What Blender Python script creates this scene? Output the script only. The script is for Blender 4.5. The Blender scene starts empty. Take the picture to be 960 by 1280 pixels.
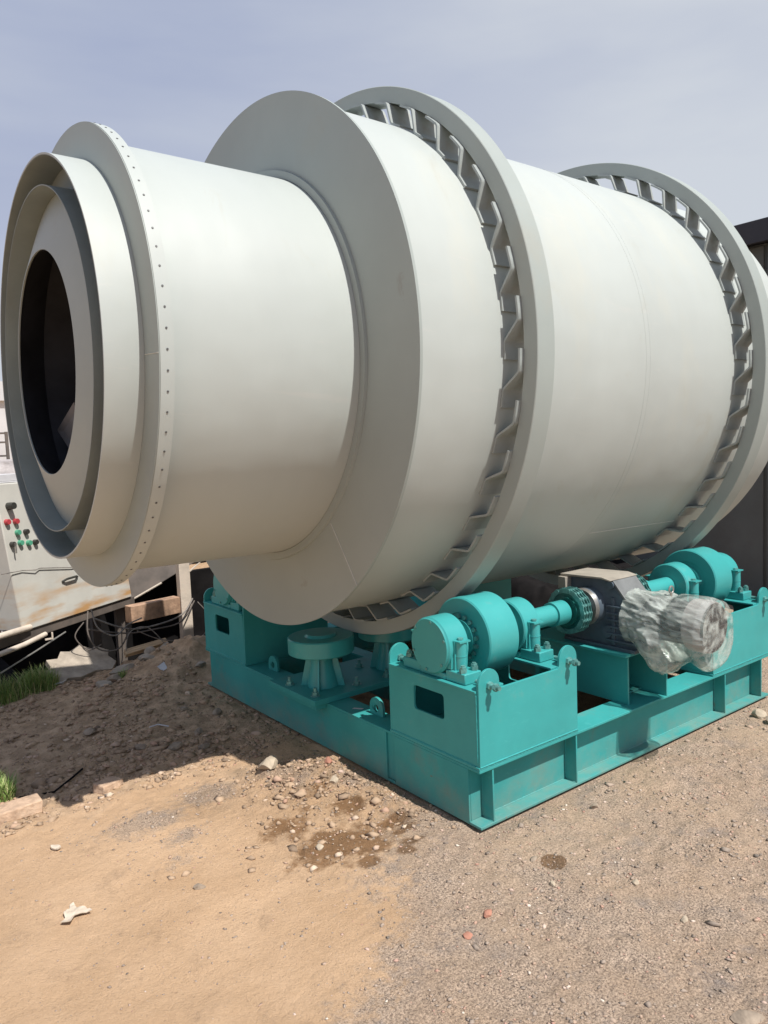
import bpy, bmesh, math, random
import numpy as np
from mathutils import Vector, Matrix
random.seed(7); rng = np.random.default_rng(7)
S = bpy.context.scene
COL = S.collection
R = math.radians
PI = math.pi

# ------------------------------------------------------------------ camera
cam = bpy.data.cameras.new("camera"); co = bpy.data.objects.new("camera", cam); COL.objects.link(co)
yaw, pit, roll = R(52.95797887), R(5.02815353), R(-2.40315361)
F = Vector((math.cos(yaw)*math.cos(pit), math.sin(yaw)*math.cos(pit), -math.sin(pit)))
R0 = Vector((math.sin(yaw), -math.cos(yaw), 0)); U0 = R0.cross(F)
Rr = math.cos(roll)*R0 + math.sin(roll)*U0; Uu = -math.sin(roll)*R0 + math.cos(roll)*U0
m = Matrix((Rr, Uu, -F)).transposed().to_4x4(); m.translation = (-2.0798, -2.17998, 1.6)
co.matrix_world = m
cam.sensor_fit = 'HORIZONTAL'; cam.sensor_width = 36; cam.lens = 36*945.95/960
cam.clip_start = 0.05; cam.clip_end = 3000
S.camera = co

# ------------------------------------------------------------------ light
SUN_DIR = Vector((0.10, -0.62, 1.0)).normalized()        # towards the sun
elev = math.asin(SUN_DIR.z)
az = math.atan2(SUN_DIR.x, SUN_DIR.y)                    # clockwise from +Y
W = bpy.data.worlds.new("World"); S.world = W; W.use_nodes = True
nt = W.node_tree; bg = nt.nodes["Background"]
sky = nt.nodes.new("ShaderNodeTexSky"); sky.sky_type = 'NISHITA'; sky.sun_disc = False
sky.sun_elevation = elev; sky.sun_rotation = az
sky.air_density = 1.0; sky.dust_density = 1.5; sky.ozone_density = 2.0; sky.altitude = 100
# thin, even high haze over the physical sky: desaturated lavender, paler towards the horizon, faint streaks
tc = nt.nodes.new("ShaderNodeTexCoord"); sep = nt.nodes.new("ShaderNodeSeparateXYZ")
nt.links.new(tc.outputs["Generated"], sep.inputs[0])
ramp = nt.nodes.new("ShaderNodeValToRGB")
ramp.color_ramp.elements[0].position = 0.0; ramp.color_ramp.elements[0].color = (5.6, 5.9, 6.4, 1)
ramp.color_ramp.elements[1].position = 1.0; ramp.color_ramp.elements[1].color = (1.5, 2.0, 3.6, 1)
e = ramp.color_ramp.elements.new(0.22); e.color = (4.6, 5.0, 6.3, 1)
e = ramp.color_ramp.elements.new(0.5); e.color = (3.4, 3.95, 5.7, 1)
nt.links.new(sep.outputs["Z"], ramp.inputs[0])
mp = nt.nodes.new("ShaderNodeMapping"); mp.inputs["Scale"].default_value = (1.0, 1.6, 5.0)
mp.inputs["Rotation"].default_value = (0.2, 0.1, 0.5)
nz = nt.nodes.new("ShaderNodeTexNoise"); nz.inputs["Scale"].default_value = 1.3; nz.inputs["Detail"].default_value = 5
nt.links.new(tc.outputs["Generated"], mp.inputs[0]); nt.links.new(mp.outputs[0], nz.inputs["Vector"])
cr = nt.nodes.new("ShaderNodeValToRGB"); cr.color_ramp.elements[0].position = 0.42; cr.color_ramp.elements[1].position = 0.85
nt.links.new(nz.outputs["Fac"], cr.inputs[0])
hz = nt.nodes.new("ShaderNodeMix"); hz.data_type = 'RGBA'; hz.inputs["B"].default_value = (6.3, 6.65, 7.2, 1)
mulv = nt.nodes.new("ShaderNodeMath"); mulv.operation = 'MULTIPLY_ADD'; mulv.inputs[1].default_value = 0.85; mulv.use_clamp = True
side = nt.nodes.new("ShaderNodeMapRange"); side.interpolation_type = 'SMOOTHSTEP'
side.inputs["From Min"].default_value = 0.25; side.inputs["From Max"].default_value = 0.95; side.inputs["To Max"].default_value = 0.85
nt.links.new(sep.outputs["X"], side.inputs[0]); nt.links.new(side.outputs[0], mulv.inputs[2])
nt.links.new(cr.outputs[0], mulv.inputs[0]); nt.links.new(mulv.outputs[0], hz.inputs["Factor"])
nt.links.new(ramp.outputs[0], hz.inputs["A"])
mx = nt.nodes.new("ShaderNodeMix"); mx.data_type = 'RGBA'; mx.inputs["Factor"].default_value = 0.9
nt.links.new(sky.outputs[0], mx.inputs["A"]); nt.links.new(hz.outputs["Result"], mx.inputs["B"])
nt.links.new(mx.outputs["Result"], bg.inputs[0]); bg.inputs[1].default_value = 0.089

sl = bpy.data.lights.new("sun", 'SUN'); sl.energy = 4.7; sl.angle = R(0.5); sl.color = (1.0, 0.955, 0.90)
so = bpy.data.objects.new("sun", sl); COL.objects.link(so)
so.rotation_euler = SUN_DIR.to_track_quat('Z', 'Y').to_euler(); so.location = (0, -4, 8)
S.view_settings.view_transform = 'Standard'; S.view_settings.look = 'None'
S.view_settings.exposure = 0.25; S.view_settings.gamma = 1
S.cycles.max_bounces = 8; S.cycles.transparent_max_bounces = 16

# ------------------------------------------------------------------ materials
def NN(nt, t, **kw):
    n = nt.nodes.new(t)
    for k, v in kw.items():
        if k in n.inputs: n.inputs[k].default_value = v
        else: setattr(n, k, v)
    return n
def mat(name, base, rough=0.5, metal=0.0, var=0.06, scale=6.0, dirt=None, dirt_amt=0.0, dscale=2.5, bump=0.0, bscale=60, spec=0.5, streak=None, coat=0.0):
    """painted or raw surface: colour with slight broad variation, patches of dirt, fine relief"""
    M = bpy.data.materials.new(name); M.use_nodes = True; n = M.node_tree; b = n.nodes["Principled BSDF"]
    L = n.links
    t = NN(n, "ShaderNodeTexCoord")
    vec = t.outputs["Object"]
    if streak:
        mpn = NN(n, "ShaderNodeMapping"); mpn.inputs["Scale"].default_value = streak
        L.new(vec, mpn.inputs[0]); vec2 = mpn.outputs[0]
    else: vec2 = vec
    a = NN(n, "ShaderNodeTexNoise", Scale=scale, Detail=6.0, Roughness=0.6); L.new(vec2, a.inputs["Vector"])
    lo = tuple(c*(1-var*1.6) for c in base)+(1,); hi = tuple(min(1, c*(1+var*1.4)) for c in base)+(1,)
    r = NN(n, "ShaderNodeValToRGB"); r.color_ramp.elements[0].position = 0.32; r.color_ramp.elements[1].position = 0.68
    r.color_ramp.elements[0].color = lo; r.color_ramp.elements[1].color = hi
    L.new(a.outputs["Fac"], r.inputs[0]); colr = r.outputs[0]
    rg = None
    if dirt:
        d = NN(n, "ShaderNodeTexNoise", Scale=dscale, Detail=8.0, Roughness=0.68); L.new(vec2, d.inputs["Vector"])
        dr = NN(n, "ShaderNodeValToRGB"); dr.color_ramp.elements[0].position = 0.62-0.3*dirt_amt; dr.color_ramp.elements[1].position = 0.85-0.2*dirt_amt
        L.new(d.outputs["Fac"], dr.inputs[0])
        mm = NN(n, "ShaderNodeMath", operation='MULTIPLY'); mm.inputs[1].default_value = min(1, 0.35+dirt_amt); L.new(dr.outputs[0], mm.inputs[0])
        x = NN(n, "ShaderNodeMix", data_type='RGBA'); L.new(mm.outputs[0], x.inputs["Factor"]); L.new(colr, x.inputs["A"]); x.inputs["B"].default_value = tuple(dirt)+(1,)
        colr = x.outputs["Result"]
        rr_ = NN(n, "ShaderNodeMath", operation='MULTIPLY_ADD'); rr_.inputs[1].default_value = 0.35; rr_.inputs[2].default_value = rough
        L.new(mm.outputs[0], rr_.inputs[0]); rg = rr_.outputs[0]
    L.new(colr, b.inputs["Base Color"])
    b.inputs["Roughness"].default_value = rough; b.inputs["Metallic"].default_value = metal
    b.inputs["Specular IOR Level"].default_value = spec
    if coat: b.inputs["Coat Weight"].default_value = coat; b.inputs["Coat Roughness"].default_value = 0.25
    if rg: L.new(rg, b.inputs["Roughness"])
    if bump:
        bn = NN(n, "ShaderNodeTexNoise", Scale=bscale, Detail=4.0); L.new(vec, bn.inputs["Vector"])
        bp = NN(n, "ShaderNodeBump"); bp.inputs["Strength"].default_value = bump; bp.inputs["Distance"].default_value = 0.01
        L.new(bn.outputs["Fac"], bp.inputs["Height"]); L.new(bp.outputs[0], b.inputs["Normal"])
    return M
DR = (0.425, 0.462, 0.44)
M_drum = mat("drum_paint", DR, 0.5, var=0.035, scale=1.3, dirt=(0.50, 0.49, 0.40), dirt_amt=0.22, dscale=1.7, bump=0.03, bscale=5, streak=(1.0, 0.35, 0.35))
def wear(M, col, lo, hi, amt, sc, stretch):
    n = M.node_tree; L = n.links; b = n.nodes["Principled BSDF"]; src = b.inputs["Base Color"].links[0].from_socket
    t = NN(n, "ShaderNodeTexCoord"); mpn = NN(n, "ShaderNodeMapping"); mpn.inputs["Scale"].default_value = stretch; L.new(t.outputs["Object"], mpn.inputs[0])
    a = NN(n, "ShaderNodeTexNoise", Scale=sc, Detail=9.0, Roughness=0.72, Distortion=0.6); L.new(mpn.outputs[0], a.inputs["Vector"])
    r_ = NN(n, "ShaderNodeValToRGB"); r_.color_ramp.elements[0].position = lo; r_.color_ramp.elements[1].position = hi; L.new(a.outputs["Fac"], r_.inputs[0])
    m_ = NN(n, "ShaderNodeMath", operation='MULTIPLY'); m_.inputs[1].default_value = amt; L.new(r_.outputs[0], m_.inputs[0])
    x = NN(n, "ShaderNodeMix", data_type='RGBA'); L.new(m_.outputs[0], x.inputs["Factor"]); L.new(src, x.inputs["A"]); x.inputs["B"].default_value = tuple(col)+(1,)
    L.new(x.outputs["Result"], b.inputs["Base Color"])
def wavy(M, sc=1.6, st=0.25):
    n = M.node_tree; L = n.links; b = n.nodes["Principled BSDF"]; t = NN(n, "ShaderNodeTexCoord")
    a = NN(n, "ShaderNodeTexNoise", Scale=sc, Detail=2.0); L.new(t.outputs["Object"], a.inputs["Vector"])
    bp = NN(n, "ShaderNodeBump"); bp.inputs["Strength"].default_value = st; bp.inputs["Distance"].default_value = 0.05; L.new(a.outputs["Fac"], bp.inputs["Height"])
    if b.inputs["Normal"].links: L.new(b.inputs["Normal"].links[0].from_socket, bp.inputs["Normal"])
    L.new(bp.outputs[0], b.inputs["Normal"])
wear(M_drum, (0.36, 0.33, 0.24), 0.60, 0.72, 0.30, 2.2, (1.0, 0.6, 0.6))
wear(M_drum, (0.22, 0.20, 0.17), 0.70, 0.735, 0.45, 9.0, (2.2, 1, 1))
wear(M_drum, (0.50, 0.50, 0.47), 0.62, 0.66, 0.25, 5.0, (0.3, 2.5, 2.5))
wavy(M_drum, 2.4, 0.20)
M_plate = mat("drum_plate_paint", (0.32, 0.36, 0.34), 0.5, var=0.04, scale=1.6, dirt=(0.36, 0.34, 0.28), dirt_amt=0.15, dscale=2.0)
wear(M_plate, (0.22, 0.20, 0.16), 0.66, 0.72, 0.35, 7.0, (1, 1, 1)); wavy(M_plate, 2.0, 0.12)
M_brk = mat("bracket_paint", (0.33, 0.365, 0.355), 0.5, var=0.08, scale=9, dirt=(0.30, 0.25, 0.19), dirt_amt=0.25, dscale=12)
M_inshade = mat("inner_shade_paint", (0.22, 0.255, 0.245), 0.6, var=0.08, scale=3, dirt=(0.2, 0.18, 0.14), dirt_amt=0.2)  # darker than the drum paint: shade inside the mouth put into the colour
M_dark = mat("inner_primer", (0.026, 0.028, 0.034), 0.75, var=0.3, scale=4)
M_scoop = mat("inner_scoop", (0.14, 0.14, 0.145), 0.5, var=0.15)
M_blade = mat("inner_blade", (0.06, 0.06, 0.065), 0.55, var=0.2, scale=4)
TL = (0.046, 0.335, 0.328)
M_teal = mat("teal_enamel", TL, 0.38, spec=0.28, var=0.07, scale=2.5, dirt=(0.27, 0.24, 0.17), dirt_amt=0.08, dscale=5, bump=0.03, bscale=14)
M_beam = mat("teal_enamel_dusty", (TL[0]*0.95, TL[1]*0.93, TL[2]*0.92), 0.5, spec=0.2, var=0.09, scale=2.2, dirt=(0.24, 0.20, 0.14), dirt_amt=0.2, dscale=4, bump=0.04, bscale=12)
for M__ in (M_teal, M_beam):
    wear(M__, (0.20, 0.12, 0.07), 0.68, 0.71, 0.8, 11.0, (1, 1, 1)); wear(M__, (0.10, 0.45, 0.44), 0.60, 0.64, 0.25, 16.0, (1, 1, 4)); wavy(M__, 4.0, 0.10)
    # ochre dust and splash near the ground
    n_ = M__.node_tree; g_ = NN(n_, "ShaderNodeNewGeometry"); sp_ = NN(n_, "ShaderNodeSeparateXYZ"); n_.links.new(g_.outputs["Position"], sp_.inputs[0])
    mr_ = NN(n_, "ShaderNodeMapRange"); mr_.inputs["From Min"].default_value = 0.16; mr_.inputs["From Max"].default_value = -0.01; n_.links.new(sp_.outputs["Z"], mr_.inputs[0])
    no_ = NN(n_, "ShaderNodeTexNoise", Scale=7.0, Detail=8.0, Roughness=0.7); n_.links.new(g_.outputs["Position"], no_.inputs["Vector"])
    mu_ = NN(n_, "ShaderNodeMath", operation='MULTIPLY_ADD'); n_.links.new(no_.outputs["Fac"], mu_.inputs[0]); mu_.inputs[1].default_value = 1.4; mu_.inputs[2].default_value = -0.45
    m2_ = NN(n_, "ShaderNodeMath", operation='MULTIPLY', use_clamp=True); n_.links.new(mu_.outputs[0], m2_.inputs[0]); n_.links.new(mr_.outputs[0], m2_.inputs[1])
    b_ = n_.nodes["Principled BSDF"]; x_ = NN(n_, "ShaderNodeMix", data_type='RGBA'); n_.links.new(m2_.outputs[0], x_.inputs["Factor"])
    n_.links.new(b_.inputs["Base Color"].links[0].from_socket, x_.inputs["A"]); x_.inputs["B"].default_value = (0.34, 0.25, 0.17, 1); n_.links.new(x_.outputs["Result"], b_.inputs["Base Color"])
M_bolt = mat("painted_bolt", (0.13, 0.33, 0.31), 0.35, metal=0.3, var=0.2, scale=30)
M_roll = mat("roller_enamel", (0.046, 0.335, 0.328), 0.33, var=0.05, scale=3, dirt=(0.38, 0.33, 0.28), dirt_amt=0.06, dscale=6)
M_mill = mat("scuffed_steel", (0.42, 0.38, 0.35), 0.4, metal=0.3, var=0.15, scale=20)
M_chain = mat("oiled_chain", (0.05, 0.13, 0.12), 0.28, metal=0.6, var=0.3, scale=40)
M_cast = mat("gearbox_paint", (0.085, 0.115, 0.145), 0.42, var=0.15, scale=10, dirt=(0.2, 0.2, 0.18), dirt_amt=0.1, dscale=8)
M_gband = mat("paler_gearbox_edge", (0.17, 0.18, 0.18), 0.5, var=0.15, scale=10)  # paler grey than the gearbox body
M_lcast = mat("pale_cast_top", (0.34, 0.31, 0.26), 0.55, var=0.12, scale=10)  # pale colour for the gearbox top plate and lug
M_ring = mat("bare_steel_ring", (0.42, 0.41, 0.38), 0.3, metal=0.7, var=0.1, scale=20)
M_motor = mat("motor_grey", (0.11, 0.115, 0.125), 0.45, var=0.15, scale=10)
M_cowl = mat("fan_cowl_grey", (0.36, 0.30, 0.30), 0.45, var=0.1, scale=10)
M_mesh = mat("fan_grille_dark", (0.05, 0.025, 0.025), 0.6, var=0.2, scale=40)
M_rust = mat("rusty_steel", (0.36, 0.23, 0.15), 0.8, var=0.3, scale=9, dirt=(0.13, 0.06, 0.035), dirt_amt=0.35, dscale=6, bump=0.3, bscale=50)
M_post = mat("chipped_cream_paint", (0.58, 0.50, 0.41), 0.65, var=0.12, scale=9, dirt=(0.28, 0.14, 0.07), dirt_amt=0.25, dscale=9, bump=0.2)
M_hopper = mat("hopper_brown", (0.12, 0.10, 0.085), 0.7, var=0.2, scale=5, dirt=(0.2, 0.13, 0.09), dirt_amt=0.2)
M_black = mat("flat_black", (0.012, 0.011, 0.011), 0.95, var=0.3, scale=5, spec=0.1)  # near-black, so the added pit backing and heap read as shade
M_cable = mat("cable_grey", (0.19, 0.17, 0.15), 0.6, var=0.3, scale=20)
M_conc = mat("broken_concrete", (0.36, 0.31, 0.25), 0.9, var=0.2, scale=8, dirt=(0.2, 0.16, 0.12), dirt_amt=0.3, dscale=5, bump=0.6, bscale=40)
M_rock = mat("pale_stone", (0.42, 0.35, 0.26), 0.9, var=0.2, scale=14, bump=0.5, bscale=50)
M_rockg = mat("grey_stone", (0.30, 0.24, 0.18), 0.9, var=0.25, scale=14, bump=0.5, bscale=50)
M_redb = mat("red_brick_bit", (0.40, 0.19, 0.13), 0.9, var=0.15, scale=20, bump=0.4)
M_brick = mat("sandy_brick", (0.50, 0.35, 0.24), 0.9, var=0.18, scale=18, dirt=(0.6, 0.5, 0.38), dirt_amt=0.3, dscale=10, bump=0.6, bscale=70)
M_paper = mat("torn_card", (0.55, 0.47, 0.37), 0.8, var=0.1, scale=20, bump=0.3, bscale=90)
M_white = mat("white_scrap", (0.60, 0.60, 0.62), 0.6, var=0.05, scale=10)
M_shed = mat("dark_shed_sheet", (0.120, 0.128, 0.122), 0.8, var=0.12, scale=0.8, dirt=(0.10, 0.085, 0.075), dirt_amt=0.25, dscale=1.2)
M_roof = mat("shed_roof", (0.03, 0.03, 0.037), 0.6, var=0.15, scale=2)
M_red = mat("red_button", (0.42, 0.05, 0.06), 0.35, var=0.05); M_green = mat("green_button", (0.08, 0.32, 0.20), 0.35, var=0.05)
M_blk = mat("black_knob", (0.035, 0.035, 0.03), 0.4, var=0.1)
M_wood = mat("sun_bleached_timber", (0.50, 0.36, 0.22), 0.85, var=0.2, scale=10, streak=(1, 8, 8), bump=0.3)
M_orange = mat("orange_scrap", (0.55, 0.17, 0.05), 0.6, var=0.15); M_blue = mat("blue_scrap", (0.03, 0.04, 0.22), 0.5, var=0.1)
M_yard = mat("scrap_grey", (0.40, 0.37, 0.36), 0.8, var=0.35, scale=2.2, dirt=(0.16, 0.12, 0.10), dirt_amt=0.4, dscale=1.5)
M_haze = mat("pale_panel", (0.50, 0.51, 0.52), 0.8, var=0.06, scale=0.8)

def cabinet_mat():
    M = mat("cabinet_paint", (0.52, 0.51, 0.46), 0.42, var=0.05, scale=4, bump=0.04, bscale=9)
    n = M.node_tree; L = n.links; b = n.nodes["Principled BSDF"]
    src = b.inputs["Base Color"].links[0].from_socket
    t = NN(n, "ShaderNodeTexCoord"); sp = NN(n, "ShaderNodeSeparateXYZ"); L.new(t.outputs["Object"], sp.inputs[0])
    mr = NN(n, "ShaderNodeMapRange"); mr.inputs["From Min"].default_value = 0.38; mr.inputs["From Max"].default_value = 0.12
    L.new(sp.outputs["Z"], mr.inputs[0])
    mpn = NN(n, "ShaderNodeMapping"); mpn.inputs["Scale"].default_value = (2.0, 2.0, 9.0); L.new(t.outputs["Object"], mpn.inputs[0])
    a = NN(n, "ShaderNodeTexNoise", Scale=1.3, Detail=5.0); L.new(mpn.outputs[0], a.inputs["Vector"])
    r = NN(n, "ShaderNodeValToRGB"); r.color_ramp.elements[0].position = 0.45; r.color_ramp.elements[1].position = 0.66; L.new(a.outputs["Fac"], r.inputs[0])
    mm = NN(n, "ShaderNodeMath", operation='MULTIPLY'); L.new(r.outputs[0], mm.inputs[0]); L.new(mr.outputs[0], mm.inputs[1])
    x = NN(n, "ShaderNodeMix", data_type='RGBA'); L.new(mm.outputs[0], x.inputs["Factor"]); L.new(src, x.inputs["A"]); x.inputs["B"].default_value = (0.46, 0.27, 0.12, 1)
    L.new(x.outputs["Result"], b.inputs["Base Color"])
    return M
M_cab = cabinet_mat()

def bag_mat():
    M = bpy.data.materials.new("thin_plastic_film"); M.use_nodes = True; n = M.node_tree; L = n.links; b = n.nodes["Principled BSDF"]
    out = n.nodes["Material Output"]
    b.inputs["Base Color"].default_value = (0.62, 0.68, 0.63, 1); b.inputs["Roughness"].default_value = 0.12
    b.inputs["Specular IOR Level"].default_value = 0.8
    tr = NN(n, "ShaderNodeBsdfTransparent"); tr.inputs[0].default_value = (0.93, 0.96, 0.94, 1)
    t = NN(n, "ShaderNodeTexCoord")
    mpn = NN(n, "ShaderNodeMapping"); mpn.inputs["Scale"].default_value = (7, 3, 7); L.new(t.outputs["Object"], mpn.inputs[0])
    a = NN(n, "ShaderNodeTexNoise", Scale=1.6, Detail=5.0, Distortion=1.6); L.new(mpn.outputs[0], a.inputs["Vector"])
    r = NN(n, "ShaderNodeValToRGB"); r.color_ramp.elements[0].position = 0.40; r.color_ramp.elements[1].position = 0.68
    r.color_ramp.elements[0].color = (0.10, 0.10, 0.10, 1); r.color_ramp.elements[1].color = (0.62, 0.62, 0.62, 1)
    L.new(a.outputs["Fac"], r.inputs[0])
    sp = NN(n, "ShaderNodeSeparateXYZ"); L.new(t.outputs["Object"], sp.inputs[0]); mr = NN(n, "ShaderNodeMapRange")
    mr.inputs["From Min"].default_value = -0.12; mr.inputs["From Max"].default_value = 0.05; mr.inputs["To Max"].default_value = 0.22; L.new(sp.outputs["Y"], mr.inputs[0])
    ad = NN(n, "ShaderNodeMath", operation='ADD', use_clamp=True); L.new(r.outputs[0], ad.inputs[0]); L.new(mr.outputs[0], ad.inputs[1])
    mx = NN(n, "ShaderNodeMixShader"); L.new(ad.outputs[0], mx.inputs[0]); L.new(tr.outputs[0], mx.inputs[1]); L.new(b.outputs[0], mx.inputs[2])
    L.new(mx.outputs[0], out.inputs[0])
    bn = NN(n, "ShaderNodeTexNoise", Scale=2.2, Detail=4.0, Distortion=3.0); L.new(mpn.outputs[0], bn.inputs["Vector"])
    bp = NN(n, "ShaderNodeBump"); bp.inputs["Strength"].default_value = 0.45; bp.inputs["Distance"].default_value = 0.012
    L.new(bn.outputs["Fac"], bp.inputs["Height"]); L.new(bp.outputs[0], b.inputs["Normal"])
    return M
M_bag = bag_mat()

def ground_mat():
    M = bpy.data.materials.new("sandy_ground"); M.use_nodes = True; n = M.node_tree; L = n.links; b = n.nodes["Principled BSDF"]
    t = NN(n, "ShaderNodeTexCoord"); at = NN(n, "ShaderNodeAttribute", attribute_name="zones")
    sp = NN(n, "ShaderNodeSeparateColor"); L.new(at.outputs["Color"], sp.inputs[0])
    def noise(s, d=6, ro=0.6):
        a = NN(n, "ShaderNodeTexNoise", Scale=s, Detail=float(d), Roughness=ro); L.new(t.outputs["Object"], a.inputs["Vector"]); return a.outputs["Fac"]
    def ramp(f, p0, c0, p1, c1):
        r = NN(n, "ShaderNodeValToRGB"); r.color_ramp.elements[0].position = p0; r.color_ramp.elements[1].position = p1
        r.color_ramp.elements[0].color = tuple(c0)+(1,); r.color_ramp.elements[1].color = tuple(c1)+(1,); L.new(f, r.inputs[0]); return r.outputs[0]
    def mixc(f, a, bb):
        x = NN(n, "ShaderNodeMix", data_type='RGBA')
        if isinstance(f, float): x.inputs["Factor"].default_value = f
        else: L.new(f, x.inputs["Factor"])
        for k, v in (("A", a), ("B", bb)):
            if isinstance(v, tuple): x.inputs[k].default_value = v+(1,)
            else: L.new(v, x.inputs[k])
        return x.outputs["Result"]
    sand = ramp(noise(2.2), 0.3, (0.50, 0.33, 0.195), 0.7, (0.63, 0.435, 0.275))
    sand = mixc(ramp(noise(90, 3), 0.60, (0, 0, 0), 0.72, (0.45, 0.45, 0.45)), sand, (0.30, 0.20, 0.13))
    grav = ramp(noise(150, 4, 0.8), 0.38, (0.085, 0.068, 0.058), 0.60, (0.66, 0.51, 0.385))
    grav = mixc(ramp(noise(3.5), 0.35, (0, 0, 0), 0.65, (0.75, 0.75, 0.75)), grav, ramp(noise(120, 4, 0.8), 0.37, (0.15, 0.105, 0.075), 0.60, (0.62, 0.45, 0.31)))
    # ragged border between sand and gravel
    ad = NN(n, "ShaderNodeMath", operation='ADD'); L.new(sp.outputs[0], ad.inputs[0])
    sb = NN(n, "ShaderNodeMath", operation='MULTIPLY_ADD'); L.new(noise(14, 8, 0.75), sb.inputs[0]); sb.inputs[1].default_value = 1.9; sb.inputs[2].default_value = -0.95
    L.new(sb.outputs[0], ad.inputs[1])
    gmask = ramp(ad.outputs[0], 0.34, (0, 0, 0), 0.66, (1, 1, 1))
    sand = mixc(ramp(noise(6.5, 9, 0.72), 0.56, (0, 0, 0), 0.70, (0.55, 0.55, 0.55)), sand, (0.33, 0.225, 0.145))
    sand = mixc(ramp(noise(260, 2), 0.62, (0, 0, 0), 0.70, (0.6, 0.6, 0.6)), sand, (0.66, 0.52, 0.38))
    grav = mixc(ramp(noise(5.5, 8, 0.7), 0.54, (0, 0, 0), 0.68, (0.7, 0.7, 0.7)), grav, ramp(noise(170, 4, 0.8), 0.38, (0.05, 0.046, 0.046), 0.62, (0.42, 0.36, 0.32)))
    grav = mixc(ramp(noise(1.6, 4, 0.6), 0.50, (0, 0, 0), 0.66, (0.6, 0.6, 0.6)), grav, ramp(noise(140, 4, 0.8), 0.38, (0.20, 0.145, 0.10), 0.60, (0.68, 0.51, 0.36)))
    c = mixc(gmask, sand, grav)
    mm = NN(n, "ShaderNodeMath", operation='MULTIPLY'); L.new(at.outputs["Alpha"], mm.inputs[0]); L.new(ramp(noise(13, 8, 0.75), 0.47, (0, 0, 0), 0.60, (0.8, 0.8, 0.8)), mm.inputs[1])
    c = mixc(mm.outputs[0], c, ramp(noise(70, 5, 0.75), 0.36, (0.22, 0.15, 0.095), 0.62, (0.50, 0.36, 0.24)))
    soil = ramp(noise(9), 0.35, (0.38, 0.27, 0.175), 0.65, (0.66, 0.48, 0.32))
    ad2 = NN(n, "ShaderNodeMath", operation='MULTIPLY_ADD'); L.new(noise(11, 7, 0.7), ad2.inputs[0]); ad2.inputs[1].default_value = 0.9; L.new(sp.outputs[2], ad2.inputs[2])
    c = mixc(ramp(ad2.outputs[0], 0.72, (0, 0, 0), 1.1, (1, 1, 1)), c, soil)
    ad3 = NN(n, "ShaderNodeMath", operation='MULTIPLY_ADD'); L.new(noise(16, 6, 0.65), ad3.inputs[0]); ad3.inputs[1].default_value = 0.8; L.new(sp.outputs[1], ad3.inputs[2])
    wet_shade = ramp(ad3.outputs[0], 0.74, (0, 0, 0), 0.92, (1, 1, 1))  # damp patches plus the painted shade under the frame
    dk = NN(n, "ShaderNodeMix", data_type='RGBA', blend_type='MULTIPLY'); L.new(wet_shade, dk.inputs["Factor"]); L.new(c, dk.inputs["A"]); dk.inputs["B"].default_value = (0.47, 0.40, 0.33, 1)
    L.new(dk.outputs["Result"], b.inputs["Base Color"])
    b.inputs["Roughness"].default_value = 0.95; b.inputs["Specular IOR Level"].default_value = 0.15
    bp = NN(n, "ShaderNodeBump"); bp.inputs["Strength"].default_value = 0.9; bp.inputs["Distance"].default_value = 0.008
    L.new(noise(130, 6, 0.75), bp.inputs["Height"])
    bp2 = NN(n, "ShaderNodeBump"); bp2.inputs["Strength"].default_value = 0.6; bd = NN(n, "ShaderNodeMath", operation="MULTIPLY_ADD"); L.new(at.outputs["Alpha"], bd.inputs[0]); bd.inputs[1].default_value = 0.07; bd.inputs[2].default_value = 0.022; L.new(bd.outputs[0], bp2.inputs["Distance"])
    L.new(noise(24, 8, 0.72), bp2.inputs["Height"]); L.new(bp.outputs[0], bp2.inputs["Normal"])
    L.new(bp2.outputs[0], b.inputs["Normal"])
    return M
M_ground = ground_mat()
def stone_mat():
    M = bpy.data.materials.new("loose_gravel"); M.use_nodes = True; n = M.node_tree; L = n.links; b = n.nodes["Principled BSDF"]
    at = NN(n, "ShaderNodeAttribute", attribute_name="tone"); r = NN(n, "ShaderNodeValToRGB")
    r.color_ramp.elements[0].color = (0.17, 0.145, 0.12, 1); r.color_ramp.elements[1].color = (0.66, 0.58, 0.48, 1)
    for p, c in ((0.25, (0.25, 0.20, 0.16)), (0.5, (0.36, 0.29, 0.23)), (0.72, (0.45, 0.32, 0.23)), (0.78, (0.42, 0.24, 0.18))):
        e = r.color_ramp.elements.new(p); e.color = c+(1,)
    L.new(at.outputs["Fac"], r.inputs[0]); L.new(r.outputs[0], b.inputs["Base Color"]); b.inputs["Roughness"].default_value = 0.9
    return M
M_stones = stone_mat()
M_crumb = stone_mat(); M_crumb.name = "earth_crumbs"
for el, c_ in zip(M_crumb.node_tree.nodes["Color Ramp"].color_ramp.elements, ((.17, .12, .08), (.30, .215, .145), (.38, .27, .18), (.46, .33, .22), (.42, .26, .18), (.60, .48, .36))): el.color = c_+(1,)
def grass_mat():
    M = bpy.data.materials.new("grass_blade"); M.use_nodes = True; n = M.node_tree; L = n.links; b = n.nodes["Principled BSDF"]
    at = NN(n, "ShaderNodeAttribute", attribute_name="tone"); r = NN(n, "ShaderNodeValToRGB")
    r.color_ramp.elements[0].color = (0.10, 0.18, 0.035, 1); r.color_ramp.elements[1].color = (0.52, 0.47, 0.24, 1)
    e = r.color_ramp.elements.new(0.6); e.color = (0.22, 0.33, 0.08, 1)
    L.new(at.outputs["Fac"], r.inputs[0]); L.new(r.outputs[0], b.inputs["Base Color"]); b.inputs["Roughness"].default_value = 0.6
    b.inputs["Subsurface Weight"].default_value = 0.0
    return M
M_grass = grass_mat()

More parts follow.
